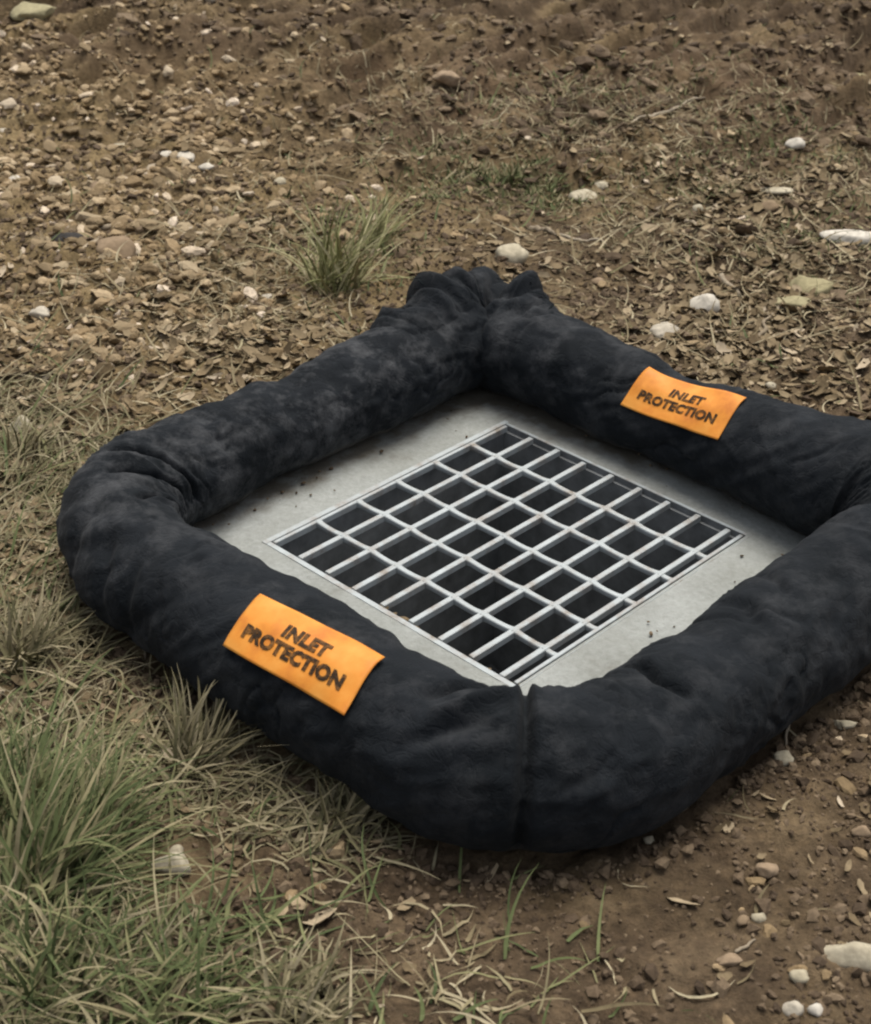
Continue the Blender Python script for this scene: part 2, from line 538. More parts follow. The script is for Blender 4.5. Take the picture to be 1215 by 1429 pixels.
def box_mesh(name, boxes, bev=0.0):
    """boxes: (a0,a1,b0,b1,z0,z1) in the drain's own directions; bev chamfers the top edges"""
    vs, fs = [], []
    for a0, a1, b0, b1, z0, z1 in boxes:
        o = len(vs)
        e = bev
        vs += [(a0, b0, z0), (a1, b0, z0), (a1, b1, z0), (a0, b1, z0),
               (a0, b0, z1 - e), (a1, b0, z1 - e), (a1, b1, z1 - e), (a0, b1, z1 - e),
               (a0 + e, b0 + e, z1), (a1 - e, b0 + e, z1), (a1 - e, b1 - e, z1), (a0 + e, b1 - e, z1)]
        fs += [(o, o + 3, o + 2, o + 1)]
        for k in range(2):
            for i in range(4):
                j = (i + 1) % 4
                fs.append((o + 4 * k + i, o + 4 * k + j, o + 4 * k + 4 + j, o + 4 * k + 4 + i))
        fs.append((o + 8, o + 9, o + 10, o + 11))
    v = local(vs)
    # (u, v, up) is left handed on the ground plane: flip the winding
    return mesh_np(name, v, np.array(fs)[:, ::-1])

def slab_axis(lo, h, hi):
    return np.concatenate([np.linspace(lo, -h - 0.015, 26), [-h - 0.006], np.linspace(-h, h, 40), [h + 0.006], np.linspace(h + 0.015, hi, 26)])

sa, sb = slab_axis(-0.53, HU, 0.47), slab_axis(-0.50, HV, 0.51)
A, B = np.meshgrid(sa, sb, indexing='ij')
edge = np.maximum(np.abs(A) - HU, np.abs(B) - HV)
zz = 0.004 * fbm(A * 9, B * 9, 31, 3) * sstep(0.0, 0.05, edge) + 0.0015 * perlin(A * 60, B * 60, 33) * sstep(0, 0.02, edge)
zz -= 0.03 * sstep(-0.03, 0.0, np.maximum(np.maximum(A - 0.47, -0.53 - A), np.maximum(B - 0.51, -0.50 - B)))
Fs = grid_faces(len(sa), len(sb))
ac, bc = A.ravel()[Fs].mean(1), B.ravel()[Fs].mean(1)
Fs = Fs[~((np.abs(ac) < HU) & (np.abs(bc) < HV))]
me = mesh_np('surround', local(np.stack([A.ravel(), B.ravel(), zz.ravel()], 1)), Fs[:, ::-1])
dirt = np.clip(0.25 + 0.9 * sstep(0.27, 0.40, A) * sstep(0.25, -0.35, B) + 0.75 * sstep(-0.33, -0.42, B)
               + 0.5 * sstep(0.33, 0.42, A) - 0.25 * sstep(0.28, 0.34, B), 0, 1.25).ravel()
da = me.attributes.new('dirt', 'FLOAT', 'POINT')
da.data.foreach_set('value', dirt.astype(np.float32))
link('concrete_surround', me, M_CONC, basin)
# the pit: neck, ledge, walls, floor
def ring(h0u, h0v, z0, h1u, h1v, z1):
    vs = [(-h0u, -h0v, z0), (h0u, -h0v, z0), (h0u, h0v, z0), (-h0u, h0v, z0), (-h1u, -h1v, z1), (h1u, -h1v, z1), (h1u, h1v, z1), (-h1u, h1v, z1)]
    return vs, [(i, (i + 1) % 4, 4 + (i + 1) % 4, 4 + i) for i in range(4)]
vs, fs = [], []
for args in ((HU, HV, 0, HU, HV, -0.0125), (HU, HV, -0.0125, HU - 0.006, HV - 0.003, -0.0125), (HU - 0.006, HV - 0.003, -0.0125, HU - 0.006, HV - 0.003, -0.62)):
    v_, f_ = ring(*args)
    o = len(vs)
    vs += v_
    fs += [tuple(o + i for i in q) for q in f_]
link('pit_wall', mesh_np('pit_wall', local(vs), fs), M_PIT, basin, smooth=False)
n_ = 24
fa_, fb_ = np.meshgrid(np.linspace(-HU, HU, n_), np.linspace(-HV, HV, n_), indexing='ij')
fz = -0.58 + 0.03 * fbm(fa_ * 6, fb_ * 6, 41, 3)
link('pit_mud', mesh_np('pit_mud', local(np.stack([fa_.ravel(), fb_.ravel(), fz.ravel()], 1)), grid_faces(n_, n_)[:, ::-1]), M_PIT, basin)
# embedded steel rim, four mitre-free strips
rw = 0.011
for bx in ((-HU - rw, HU + rw, -HV - rw, -HV - 0.0005, -0.03, 0.0012), (-HU - rw, HU + rw, HV + 0.0040, HV + 0.0055, -0.03, 0.0008),
           (-HU - rw, -HU - 0.0005, -HV + 0.0005, HV - 0.0005, -0.03, 0.0014), (HU + 0.0005, HU + rw * 0.6, -HV + 0.0005, HV - 0.0005, -0.03, 0.001)):
    link('rim_strip', box_mesh('rim_strip', [bx], 0.0004), M_STEEL, basin, smooth=False)

# ------------------------------------------------------------------ the grate
grate = empty('drain_grate', (0, 0, 0))
tag(grate, 'pale galvanised steel grate of bars and cross rods lying in the drain opening', 'drain grate')
PV = SV / 8.55
TB = 0.0108
bar_b = [-SV / 2 + 0.004 + PV * i for i in range(9)] + [SV / 2 - 0.005]
for i, b in enumerate(bar_b):
    w = TB if 0 < i < 9 else TB * 0.7
    e = random.uniform(-0.002, 0.002)
    seg = box_mesh('bearing_bar', [(-HU + 0.004 + e, HU - 0.003 + e, b - w / 2, b + w / 2, -0.011, 0.001)], 0.0010)
    link('bearing_bar', seg, M_STEEL, grate, smooth=False)
for k in range(1, 6):
    a = -SU / 2 + SU / 6 * k
    # twisted square rod pressed between the bars, dipping a little mid-span
    pts = []
    ns = 10
    for i in range(9):
        for t in np.linspace(0, 1, ns, endpoint=False):
            bb = bar_b[i] + (bar_b[i + 1] - bar_b[i]) * t
            pts.append((a + 0.0012 * math.sin(bb * 37 + k), bb, -0.0052 - 0.0010 * math.sin(math.pi * t), 0.0054 + 0.0022 * (abs(t - 0.5) * 2) ** 4))
    pts.append((a, bar_b[9], -0.005, 0.006))
    vs = []
    nn = 16
    for i, (pa, pb, pz, r) in enumerate(pts):
        for q in range(nn):
            th = 2 * math.pi * q / nn
            sq = r * 0.94 / max(abs(math.cos(th)), abs(math.sin(th))) ** 0.8
            vs.append((pa + sq * math.cos(th), pb, pz + sq * math.sin(th)))
    link('cross_rod', mesh_np('cross_rod', local(vs), grid_faces(len(pts), nn, True)[:, ::-1]), M_STEEL, grate)

# ------------------------------------------------------------------ the filter sock: one stuffed tube round the drain
sock = empty('inlet_filter_sock', (0, 0, 0))
tag(sock, 'thick black fabric filter sock lying in a square around the drain grate', 'filter sock')
AL, AR, BT, BB = -0.594, 0.44, -0.475, 0.566       # centre lines of the four sides
CR = {'L': 0.235, 'B': 0.235, 'R': 0.13, 'T': 0.06}
def corner_arc(cx, cy, r, a0, n):
    t = np.linspace(a0, a0 + math.pi / 2, n, endpoint=False)
    return np.stack([cx + r * np.cos(t), cy + r * np.sin(t)], 1)
pts = []
# walk: left corner, front-left side, bottom corner, front-right side, right corner, back-right side, top corner, back-left side
def line(p, q):
    n = max(2, int(np.hypot(q[0] - p[0], q[1] - p[1]) / 0.003))
    t = np.linspace(0, 1, n, endpoint=False)[:, None]
    return np.array(p) * (1 - t) + np.array(q) * t
def arc(c, r, p0, p1):
    t0 = math.atan2(p0[1] - c[1], p0[0] - c[0])
    t1 = math.atan2(p1[1] - c[1], p1[0] - c[0])
    while t1 - t0 > math.pi: t1 -= 2 * math.pi
    while t1 - t0 < -math.pi: t1 += 2 * math.pi
    n = max(4, int(abs(t1 - t0) * r / 0.003))
    t = np.linspace(t0, t1, n, endpoint=False)
    return np.stack([c[0] + r * np.cos(t), c[1] + r * np.sin(t)], 1)
rL, rB, rR, rT = CR['L'], CR['B'], CR['R'], CR['T']
p = [(AL + rL, BT), (AL, BT + rL), (AL, BB - rB), (AL + rB, BB), (AR - rR, BB), (AR, BB - rR), (AR, BT + rT), (AR - rT, BT)]
path = np.concatenate([arc((AL + rL, BT + rL), rL, p[0], p[1]), line(p[1], p[2]), arc((AL + rB, BB - rB), rB, p[2], p[3]), line(p[3], p[4]),
                       arc((AR - rR, BB - rR), rR, p[4], p[5]), line(p[5], p[6]), arc((AR - rT, BT + rT), rT, p[6], p[7]), line(p[7], p[0])])
seglen = np.hypot(*(np.roll(path, -1, 0) - path).T)
cum = np.concatenate([[0], np.cumsum(seglen)])
LEN = cum[-1]
NS, NT = 960, 120
ss = np.arange(NS) / NS * LEN
closed = np.vstack([path, path[:1]])
def path_at(s):
    s = np.mod(s, LEN)
    return np.stack([np.interp(s, cum, closed[:, 0]), np.interp(s, cum, closed[:, 1])], -1)
def s_of(a, b):
    return cum[np.argmin((path[:, 0] - a) ** 2 + (path[:, 1] - b) ** 2)]
q = 0.2929
S_L, S_B = s_of(AL + rL * q, BT + rL * q), s_of(AL + rB * q, BB - rB * q)
S_R, S_T = s_of(AR - rR * q, BB - rR * q), s_of(AR - rT * q, BT + rT * q)
S_FL, S_FR = s_of(AL, 0.04), s_of(-0.07, BB)
S_BR, S_BL = s_of(AR, 0.04), s_of(-0.07, BT)

def sdelta(s, s0):
    return (np.asarray(s) - s0 + LEN / 2) % LEN - LEN / 2

_ks = np.array([S_L, S_FL, S_B, S_FR, S_R, S_R + 0.12, S_BR, S_T, S_BL])
_kr = np.array([0.096, 0.106, 0.107, 0.100, 0.106, 0.117, 0.086, 0.108, 0.086])
_o = np.argsort(_ks)
_ks, _kr = _ks[_o], _kr[_o]
def base_r(s):
    s = np.mod(s, LEN)
    return np.interp(s, np.concatenate([[_ks[-1] - LEN], _ks, [_ks[0] + LEN]]), np.concatenate([[_kr[-1]], _kr, [_kr[0]]]))

# folds drawn in the fabric: (points (s offset from a corner, angle in degrees; 0 outward, 90 up, 180 inward), half width, depth)
FOLDS = [
    # near corner: the sewn seam and the folds to its left
    (S_B, [(-0.013, 150), (-0.014, 120), (-0.015, 60), (-0.017, 5), (-0.017, -40)], 0.0068, -0.030),
    (S_B, [(-0.029, 150), (-0.029, 110), (-0.029, 60), (-0.029, 20)], 0.006, 0.006),
    (S_B, [(-0.033, 104), (-0.065, 96), (-0.12, 72)], 0.0075, 0.021),
    (S_B, [(-0.06, 78), (-0.10, 64), (-0.14, 38)], 0.009, -0.015),
    (S_B, [(-0.045, 80), (-0.06, 72)], 0.006, 0.011),
    (S_B, [(-0.075, 135), (-0.115, 112), (-0.145, 82)], 0.009, -0.024),
    (S_B, [(0.215, 140), (0.207, 112), (0.185, 88), (0.20, 66)], 0.008, -0.024),
    (S_B, [(0.23, 118), (0.25, 90)], 0.012, 0.006),
    (S_B, [(0.44, 135), (0.43, 100), (0.40, 80)], 0.012, -0.014),
    (S_B, [(0.54, 130), (0.51, 100), (0.49, 85)], 0.011, -0.013),
    (S_B, [(0.33, 120), (0.32, 60)], 0.022, -0.006),
    # left corner: gathered folds on top
    (S_L, [(-0.075, 66), (-0.085, 95), (-0.105, 135), (-0.12, 175)], 0.0075, -0.030),
    (S_L, [(-0.005, 84), (-0.015, 112), (-0.055, 150), (-0.06, 180)], 0.0075, -0.030),
    (S_L, [(-0.045, 78), (-0.05, 115)], 0.012, 0.010),
    (S_L, [(0.03, 90), (0.02, 130)], 0.020, 0.009),
    (S_L, [(0.10, 108), (0.06, 140), (0.03, 175)], 0.0075, -0.030),
    (S_L, [(0.11, 120), (0.08, 150)], 0.008, 0.006),
    (S_L, [(0.16, 60), (0.19, 30), (0.20, -20)], 0.012, -0.012),
    (S_L, [(0.10, 66), (0.11, 30), (0.11, -20)], 0.014, -0.010),
    (S_L, [(0.25, 50), (0.26, 20), (0.26, -20)], 0.010, -0.008),
    (S_L, [(-0.14, 150), (-0.13, 100)], 0.012, -0.007),
    # back corner: the deep crease where the cloth is tied
    (S_T, [(-0.01, 195), (-0.01, 150), (-0.016, 115), (-0.032, 78)], 0.020, -0.034),
    (S_T, [(-0.016, 118), (-0.06, 92), (-0.10, 62)], 0.012, -0.020),
    (S_T, [(0.03, 130), (0.05, 90), (0.05, 50)], 0.012, -0.012),
    (S_T, [(0.08, 120), (0.10, 70)], 0.012, -0.012),
    (S_T, [(0.13, 120), (0.14, 70)], 0.012, -0.009),
    (S_T, [(-0.06, 130), (-0.07, 60)], 0.009, -0.010),
    (S_T, [(-0.11, 120), (-0.14, 60)], 0.010, -0.008),
    (S_T, [(0.055, 125), (0.07, 50)], 0.008, 0.008),
    (S_T, [(0.17, 115), (0.19, 60)], 0.010, -0.008),
    # dents along the far left side
    (S_L, [(-0.40, 165), (-0.44, 120), (-0.47, 85)], 0.028, -0.011),
    (S_L, [(-0.52, 150), (-0.54, 95)], 0.016, -0.007),
    (S_L, [(-0.25, 150), (-0.24, 95)], 0.020, -0.006),
    (S_R, [(0.05, 170), (0.06, 120), (0.07, 80)], 0.012, -0.010),
    (S_R, [(-0.10, 150), (-0.13, 110), (-0.13, 80)], 0.014, -0.012),
    (S_R, [(-0.20, 150), (-0.22, 105)], 0.014, -0.009),
]

def disp(s, th):
    s, th = np.broadcast_arrays(np.asarray(s, float), np.asarray(th, float))
    r0 = 0.095
    k1, k2 = np.cos(th), np.sin(th)
    ph = s / LEN * 2 * np.pi
    ca_, sa_ = np.cos(ph) * LEN / 6.283, np.sin(ph) * LEN / 6.283
    # seamless lumps: noise on the tube's own surface, taken from its rough 3-D place
    xx = ca_ + 0.095 * k1 * np.cos(ph)
    yy = sa_ + 0.095 * k1 * np.sin(ph)
    z_ = 0.095 * k2
    d = 0.0075 * fbm(xx * 7 + z_ * 5, yy * 7 - z_ * 6, 51, 3)
    d += 0.0030 * fbm(xx * 24 + z_ * 19, yy * 24 - z_ * 22, 55, 2)
    # sharp creases of slack cloth, mostly running across the tube
    cz_ = fbm(xx * 6 + z_ * 9 + 0.4 * perlin(xx * 20, yy * 20, 3), yy * 6 - z_ * 5, 57, 2)
    d -= 0.0055 * np.exp(-(cz_ / 0.045) ** 2) * sstep(-0.1, 0.35, perlin(xx * 4, yy * 4 + z_ * 4, 59))
    cz_ = fbm(xx * 13 - z_ * 11, yy * 13 + z_ * 15, 58, 2)
    d += 0.0030 * np.exp(-(cz_ / 0.06) ** 2) * sstep(0.0, 0.4, perlin(xx * 5, yy * 5 - z_ * 4, 60))
    # puckers across the tube on the inside of each bend
    for s0, amp, fr in ((S_L, 0.006, 1.0), (S_B, 0.004, 1.2), (S_T, 0.007, 1.1), (S_R, 0.006, 1.0)):
        sd_ = sdelta(s, s0)
        w = np.exp(-(sd_ / 0.13) ** 2) * sstep(0.2, -0.9, k1)
        d += amp * w * perlin(sd_ * 55 * fr + 0.6 * k2, k2 * 1.2 + s0, 61)
        w2 = np.exp(-(sd_ / 0.10) ** 2) * sstep(-0.2, 0.8, k1)
        d += amp * 0.6 * w2 * perlin(sd_ * 42 * fr, k2 * 0.9 + s0, 63)
    for s0, pl, wd, dp in FOLDS:
        pl = [(p_[0], math.radians(p_[1])) for p_ in pl]
        sd_ = sdelta(s, s0)
        tt = np.mod(th + np.pi / 2, 2 * np.pi) - np.pi / 2
        best = np.full(s.shape, 9.0)
        tap = np.zeros(s.shape)
        nseg = len(pl) - 1
        for i in range(nseg):
            ax, ay = pl[i][0], pl[i][1] * r0
            bx, by = pl[i + 1][0], pl[i + 1][1] * r0
            ux, uy = bx - ax, by - ay
            t = np.clip(((sd_ - ax) * ux + (tt * r0 - ay) * uy) / (ux * ux + uy * uy), 0, 1)
            dd = np.hypot(sd_ - ax - ux * t, tt * r0 - ay - uy * t)
            wn_ = dd < best
            best = np.where(wn_, dd, best)
            tap = np.where(wn_, (i + t) / nseg, tap)
        d += dp * np.exp(-(best / wd) ** 2) * (0.45 + 0.55 * np.sin(np.pi * np.clip(tap, 0, 1)))
    return d

def sock_point(s, th, lift=0.0):
    s, th = np.broadcast_arrays(np.asarray(s, float), np.asarray(th, float))
    c = path_at(s)
    e = 0.004
    t = path_at(s + e) - path_at(s - e)
    t /= np.linalg.norm(t, axis=-1, keepdims=True)
    # smooth the direction a little so corners bend evenly
    o = np.stack([t[..., 1], -t[..., 0]], -1)
    cen = np.array([(AL + AR) / 2, (BT + BB) / 2])
    sgn = np.sign(((c - cen) * o).sum(-1))
    o = o * sgn[..., None]
    r = base_r(s) + disp(s, th) + lift
    br = base_r(s)
    a = c[..., 0] + o[..., 0] * r * np.cos(th) * 1.04
    b = c[..., 1] + o[..., 1] * r * np.cos(th) * 1.04
    z = br * 0.90 + r * np.sin(th) * 0.98
    # sag: the belly spreads on the ground
    z = np.where(z < 0.012, 0.012 + (z - 0.012) * 0.35, z)
    # slow rise and fall of the whole tube
    x, y = W2(a, b)
    return np.stack([x, y, z], -1)

TH = np.arange(NT) / NT * 2 * np.pi
cuts = sorted([S_L, S_B, S_R, S_T])
for i in range(4):
    s0, s1 = cuts[i], cuts[(i + 1) % 4] + (LEN if i == 3 else 0)
    n = int((s1 - s0) / LEN * NS) + 2
    sv = np.linspace(s0, s1, n)
    P = sock_point(sv[:, None], TH[None, :])
    me = mesh_np('fabric_tube', P.reshape(-1, 3), grid_faces(n, NT, True))
    du = 0.45 + 0.9 * np.exp(-(sdelta(sv[:, None], S_BL - 0.05) / 0.36) ** 2) + 0.5 * np.exp(-(sdelta(sv[:, None], S_L) / 0.2) ** 2) + 0.3 * np.exp(-(sdelta(sv[:, None], S_BR + 0.3) / 0.2) ** 2)
    du = np.clip(du + 0.0 * TH[None, :], 0, 1.4)
    me.attributes.new('dust', 'FLOAT', 'POINT').data.foreach_set('value', du.astype(np.float32).ravel())
    link('fabric_tube', me, M_SOCK, sock)

# gathered, pleated cloth end turned out over the back corner
def cuff(s0, s1, th0, th1, flare, pleats, seed):
    na, nt = 220, 26
    Aa, Tt = np.meshgrid(np.linspace(0, 1, na), np.linspace(0, 1, nt), indexing='ij')
    env = np.sin(np.pi * Aa) ** 0.45
    reach = env * (0.86 + 0.16 * perlin(Aa * 5, Aa * 0 + seed, seed))
    w = Aa * pleats * 2 * np.pi + 2.0 * perlin(Aa * 4, Tt * 0.6, seed + 4)
    pl_ = np.abs(np.sin(w * 0.5)) ** 0.7 * 2 - 1
    sv = s0 + (s1 - s0) * (Aa + 0.10 * (Aa - 0.5) * Tt)
    th = np.radians(th0 + (th1 - th0) * Tt * (0.6 + 0.4 * reach))
    puff = np.sin(np.pi * np.clip(Tt * 0.86, 0, 1)) ** 0.8
    lift = -0.012 + (flare * reach * (0.75 + 0.5 * perlin(Aa * 6, Tt * 1.5, seed + 8)) + 0.010 * pl_ * env) * puff + 0.005 * perlin(Aa * 24, Tt * 7, seed + 6) * puff
    lift -= 0.020 * np.exp(-(sdelta(sv, S_T - 0.02) / 0.012) ** 2) * puff
    P = sock_point(sv, th, lift)
    me = mesh_np('gathered_cuff', P.reshape(-1, 3), grid_faces(na, nt))
    o = link('gathered_cuff', me, M_SOCK, sock)
    me.attributes.new('dust', 'FLOAT', 'POINT').data.foreach_set('value', np.full(len(me.vertices), 0.7, np.float32))
    md = o.modifiers.new('cloth_thickness', 'SOLIDIFY')
    md.thickness = 0.003
    # frayed threads along its edge
    vs, fs = [], []
    q = np.random.default_rng(seed)
    for i in range(26):
        k = int(q.uniform(6, na - 6))
        a = P[k, 15]
        b = P[k, 12]
        d = (a - b) / max(np.linalg.norm(a - b), 1e-6) + q.normal(0, 0.55, 3)
        ln = q.uniform(0.010, 0.034)
        sdv = np.cross(d, q.normal(size=3))
        sdv *= 0.0009 / np.linalg.norm(sdv)
        m1 = a + d * ln * 0.5 + q.normal(0, 0.003, 3)
        e1 = a + d * ln + np.array([0, 0, -0.35 * ln])
        o_ = len(vs)
        vs += [a - sdv - d * 0.004, a + sdv - d * 0.004, m1 + sdv, m1 - sdv, e1 + sdv * 0.5, e1 - sdv * 0.5]
        fs += [(o_, o_ + 1, o_ + 2, o_ + 3), (o_ + 3, o_ + 2, o_ + 4, o_ + 5)]
    fr = link('frayed_threads', mesh_np('frayed_threads', np.array(vs), np.array(fs)), M_CUFF, o, kind='stuff')
cuff(S_T - 0.15, S_T + 0.24, 125, 15, 0.060, 9, 3)

# ------------------------------------------------------------------ orange labels sewn on the sock
def bilin(c4, u, v):
    c4 = np.array(c4)
    return (c4[0] * ((1 - u) * (1 - v))[..., None] + c4[1] * (u * (1 - v))[..., None] + c4[2] * (u * v)[..., None] + c4[3] * ((1 - u) * v)[..., None])

def text_mesh(body, bold):
    cu = bpy.data.curves.new('t', 'FONT')
    cu.body = body
    cu.align_x = 'CENTER'
    cu.size = 1.0
    cu.offset = bold
    cu.resolution_u = 3
    cu.space_character = 1.05
    ob = bpy.data.objects.new('t', cu)
    COL.objects.link(ob)
    dg = bpy.context.evaluated_depsgraph_get()
    me = bpy.data.meshes.new_from_object(ob.evaluated_get(dg))
    bpy.data.objects.remove(ob)
    bpy.data.curves.remove(cu)
    return me

def warning_label(corners, lines, label):
    """corners: (s, angle) of top-left, top-right, bottom-right, bottom-left"""
    n1, n2 = 40, 24
    u, v = np.meshgrid(np.linspace(0, 1, n1), np.linspace(0, 1, n2), indexing='ij')
    st = bilin(corners, u, v)
    cs, ct = np.meshgrid(np.linspace(0, 1, 4), np.linspace(0, 1, 4), indexing='ij')
    flat_ = sock_point(*[bilin(corners, cs, ct)[..., q] for q in (0, 1)])
    def bern(t):
        t = np.asarray(t)[..., None]
        # smooth sheet through a coarse net of points on the tube (cubic Lagrange)
        k = [0, 1 / 3, 2 / 3, 1]
        return np.concatenate([np.prod([(t - k[j]) / (k[i] - k[j]) for j in range(4) if j != i], axis=0) for i in range(4)], -1)
    pln = np.stack([bilin([flat_[0, 0], flat_[3, 0], flat_[3, 3], flat_[0, 3]], np.full(1, q / 3), np.full(1, p_ / 3))[0] for q in range(4) for p_ in range(4)]).reshape(4, 4, 3)
    rise_ = (flat_ - pln)[1:3, 1:3].mean((0, 1))
    flat_ = flat_ * 0.68 + (pln + rise_ * 1.12) * 0.32
    nrm_ = np.cross(flat_[3, 1] - flat_[0, 1], flat_[1, 3] - flat_[1, 0])
    nrm_ /= np.linalg.norm(nrm_)
    if nrm_[2] < 0:
        nrm_ = -nrm_
    def place(st, u, v, lift):
        cur = 0.0010 * np.sin(u * 9 + v * 3) + 0.0016 * perlin(u * 5, v * 3, 12)
        return np.einsum('...i,...j,ijk->...k', bern(u), bern(v), flat_) + nrm_ * (lift + cur)[..., None]
    need = max(0.0, float(((sock_point(st[..., 0], st[..., 1]) - place(st, u, v, 0.0)) @ nrm_).max()) - 0.0035)
    me = mesh_np('label', place(st, u, v, 0.0045 + need).reshape(-1, 3), grid_faces(n1, n2))
    o = link('warning_label', me, M_LABEL, sock)
    o['label'] = label
    md = o.modifiers.new('vinyl_thickness', 'SOLIDIFY')
    md.thickness = 0.0010
    md.offset = -1
    vs, fs = [], []
    for body, cu_, cv, hgt, wid, bold in lines:
        tm = text_mesh(body, bold)
        co = np.array([tuple(q.co) for q in tm.vertices])
        w = co[:, 0].max() - co[:, 0].min()
        h = co[:, 1].max() - co[:, 1].min()
        uu = cu_ + (co[:, 0] - (co[:, 0].max() + co[:, 0].min()) / 2) / w * wid
        vv = cv - (co[:, 1] - co[:, 1].min() - h / 2) / h * hgt
        stt = bilin(corners, uu, vv)
        off = len(vs)
        vs += list(place(stt, uu, vv, 0.0056 + need))
        fs += [tuple(off + i for i in pl.vertices) for pl in tm.polygons]
        bpy.data.meshes.remove(tm)
    me = bpy.data.meshes.new('lettering')
    me.from_pydata([tuple(map(float, q)) for q in vs], [], fs)
    link('lettering', me, M_INK, o, smooth=False)
    return o

R_ = math.radians
FRONT = [(S_FL + 0.015, R_(81)), (S_FL + 0.246, R_(92)), (S_FL + 0.262, R_(37)), (S_FL + 0.022, R_(32))]
BACK = [(S_BR + 0.078, R_(97)), (S_BR - 0.134, R_(94)), (S_BR - 0.138, R_(153)), (S_BR + 0.084, R_(157))]
warning_label(FRONT, [('INLET', 0.52, 0.36, 0.22, 0.36, 0.06), ('PROTECTION', 0.49, 0.64, 0.23, 0.80, 0.06)], 'orange label with brown INLET PROTECTION lettering on the near left side')
warning_label(BACK, [('INLET', 0.52, 0.36, 0.20, 0.34, 0.05), ('PROTECTION', 0.49, 0.64, 0.21, 0.78, 0.05)], 'smaller orange label with blurred INLET PROTECTION lettering on the far right side')

# ------------------------------------------------------------------ loose things on the ground
import bmesh

def rock(seed, sub=3, cuts=7, rough=0.10):
    r = np.random.default_rng(seed)
    bm = bmesh.new()
    bmesh.ops.create_icosphere(bm, subdivisions=sub, radius=1.0)
    v = np.array([q.co[:] for q in bm.verts])
    f = np.array([[w.index for w in q.verts] for q in bm.faces])
    bm.free()
    for i in range(cuts):
        n = r.normal(size=3)
        n /= np.linalg.norm(n)
        d = r.uniform(0.5, 0.82)
        p = v @ n
        v = v - np.outer(np.maximum(p - d, 0) * 0.92, n)
    s = seed % 50
    k = 1 + rough * (perlin(v[:, 0] * 1.7 + v[:, 2] * 0.9, v[:, 1] * 1.7 - v[:, 2] * 1.3, s) + 0.4 * perlin(v[:, 0] * 5 + v[:, 2] * 3, v[:, 1] * 5 - v[:, 2] * 4, s + 1))
    v = v * k[:, None]
    ext = (v.max(0) - v.min(0)) / 2
    v = (v - (v.max(0) + v.min(0)) / 2) / ext
    return v, f

# outline of the sock on the ground, to keep loose things outside it
_pp = path[::6]
def sock_gap(x, y):
    """distance outside the sock's outer face (negative under it or inside the ring)"""
    x, y = np.atleast_1d(np.asarray(x, float)), np.atleast_1d(np.asarray(y, float))
    a, b = x * U[0] + y * U[1], x * V[0] + y * V[1]
    out = np.empty(len(x))
    for i in range(0, len(x), 4000):
        d = np.hypot(a[i:i + 4000, None] - _pp[None, :, 0], b[i:i + 4000, None] - _pp[None, :, 1]).min(1)
        ai, bi = a[i:i + 4000], b[i:i + 4000]
        inside = (ai > AL + 0.05) & (ai < AR - 0.03) & (bi > BT + 0.03) & (bi < BB - 0.05)
        corner = (ai - (AL + rB) < 0) & (bi - (BB - rB) > 0) & (np.hypot(ai - AL - rB, bi - BB + rB) > rB)
        corner2 = (ai - (AL + rL) < 0) & (bi - (BT + rL) < 0) & (np.hypot(ai - AL - rL, bi - BT - rL) > rL)
        out[i:i + 4000] = np.where(inside & ~corner & ~corner2, -1, d - 0.10)
    return out

PALE = at(241, 1205)
def scatter(n, patches, floor=0.0, gap=0.0, seed=0, ylim=(-1.3, 4.3), noise=(2.2, 0.9), thin=0.0):
    """n ground points, thick inside the patches and thin (floor) elsewhere"""
    r = np.random.default_rng(seed)
    gotx, goty, tot = [], [], 0
    while tot < n:
        y = r.uniform(*ylim, 40000)
        x = r.uniform(-2.2, 1.8, 40000)
        px, py = topx(x, y)
        bare = 1 - thin * sstep(480, 640, px) * sstep(900, 1020, py)
        w = np.clip(np.maximum(blob(px, py, patches), floor * bare * (0.3 + 0.7 * sstep(60, 330, py))), 0, 1)
        w = w * np.clip(0.55 + noise[1] * fbm(x * noise[0], y * noise[0], seed + 70, 3), 0.05, 1)
        ok = (px > -170) & (px < 1400) & (py > -60) & (py < 1560) & (r.random(40000) < w)
        x, y = x[ok], y[ok]
        g = (sock_gap(x, y) > gap) & (np.hypot(x - PALE[0], y - PALE[1] + 0.03) > 0.075)
        gotx.append(x[g])
        goty.append(y[g])
        tot += g.sum()
    return np.concatenate(gotx)[:n], np.concatenate(goty)[:n]

def rotm(yaw, tx, ty):
    cy_, sy_, cx_, sx_, cz_, sz_ = np.cos(ty), np.sin(ty), np.cos(tx), np.sin(tx), np.cos(yaw), np.sin(yaw)
    o, z = np.ones_like(yaw), np.zeros_like(yaw)
    Rx = np.stack([o, z, z, z, cx_, -sx_, z, sx_, cx_], -1).reshape(-1, 3, 3)
    Ry = np.stack([cy_, z, sy_, z, o, z, -sy_, z, cy_], -1).reshape(-1, 3, 3)
    Rz = np.stack([cz_, -sz_, z, sz_, cz_, z, z, z, o], -1).reshape(-1, 3, 3)
    return Rz @ Rx @ Ry

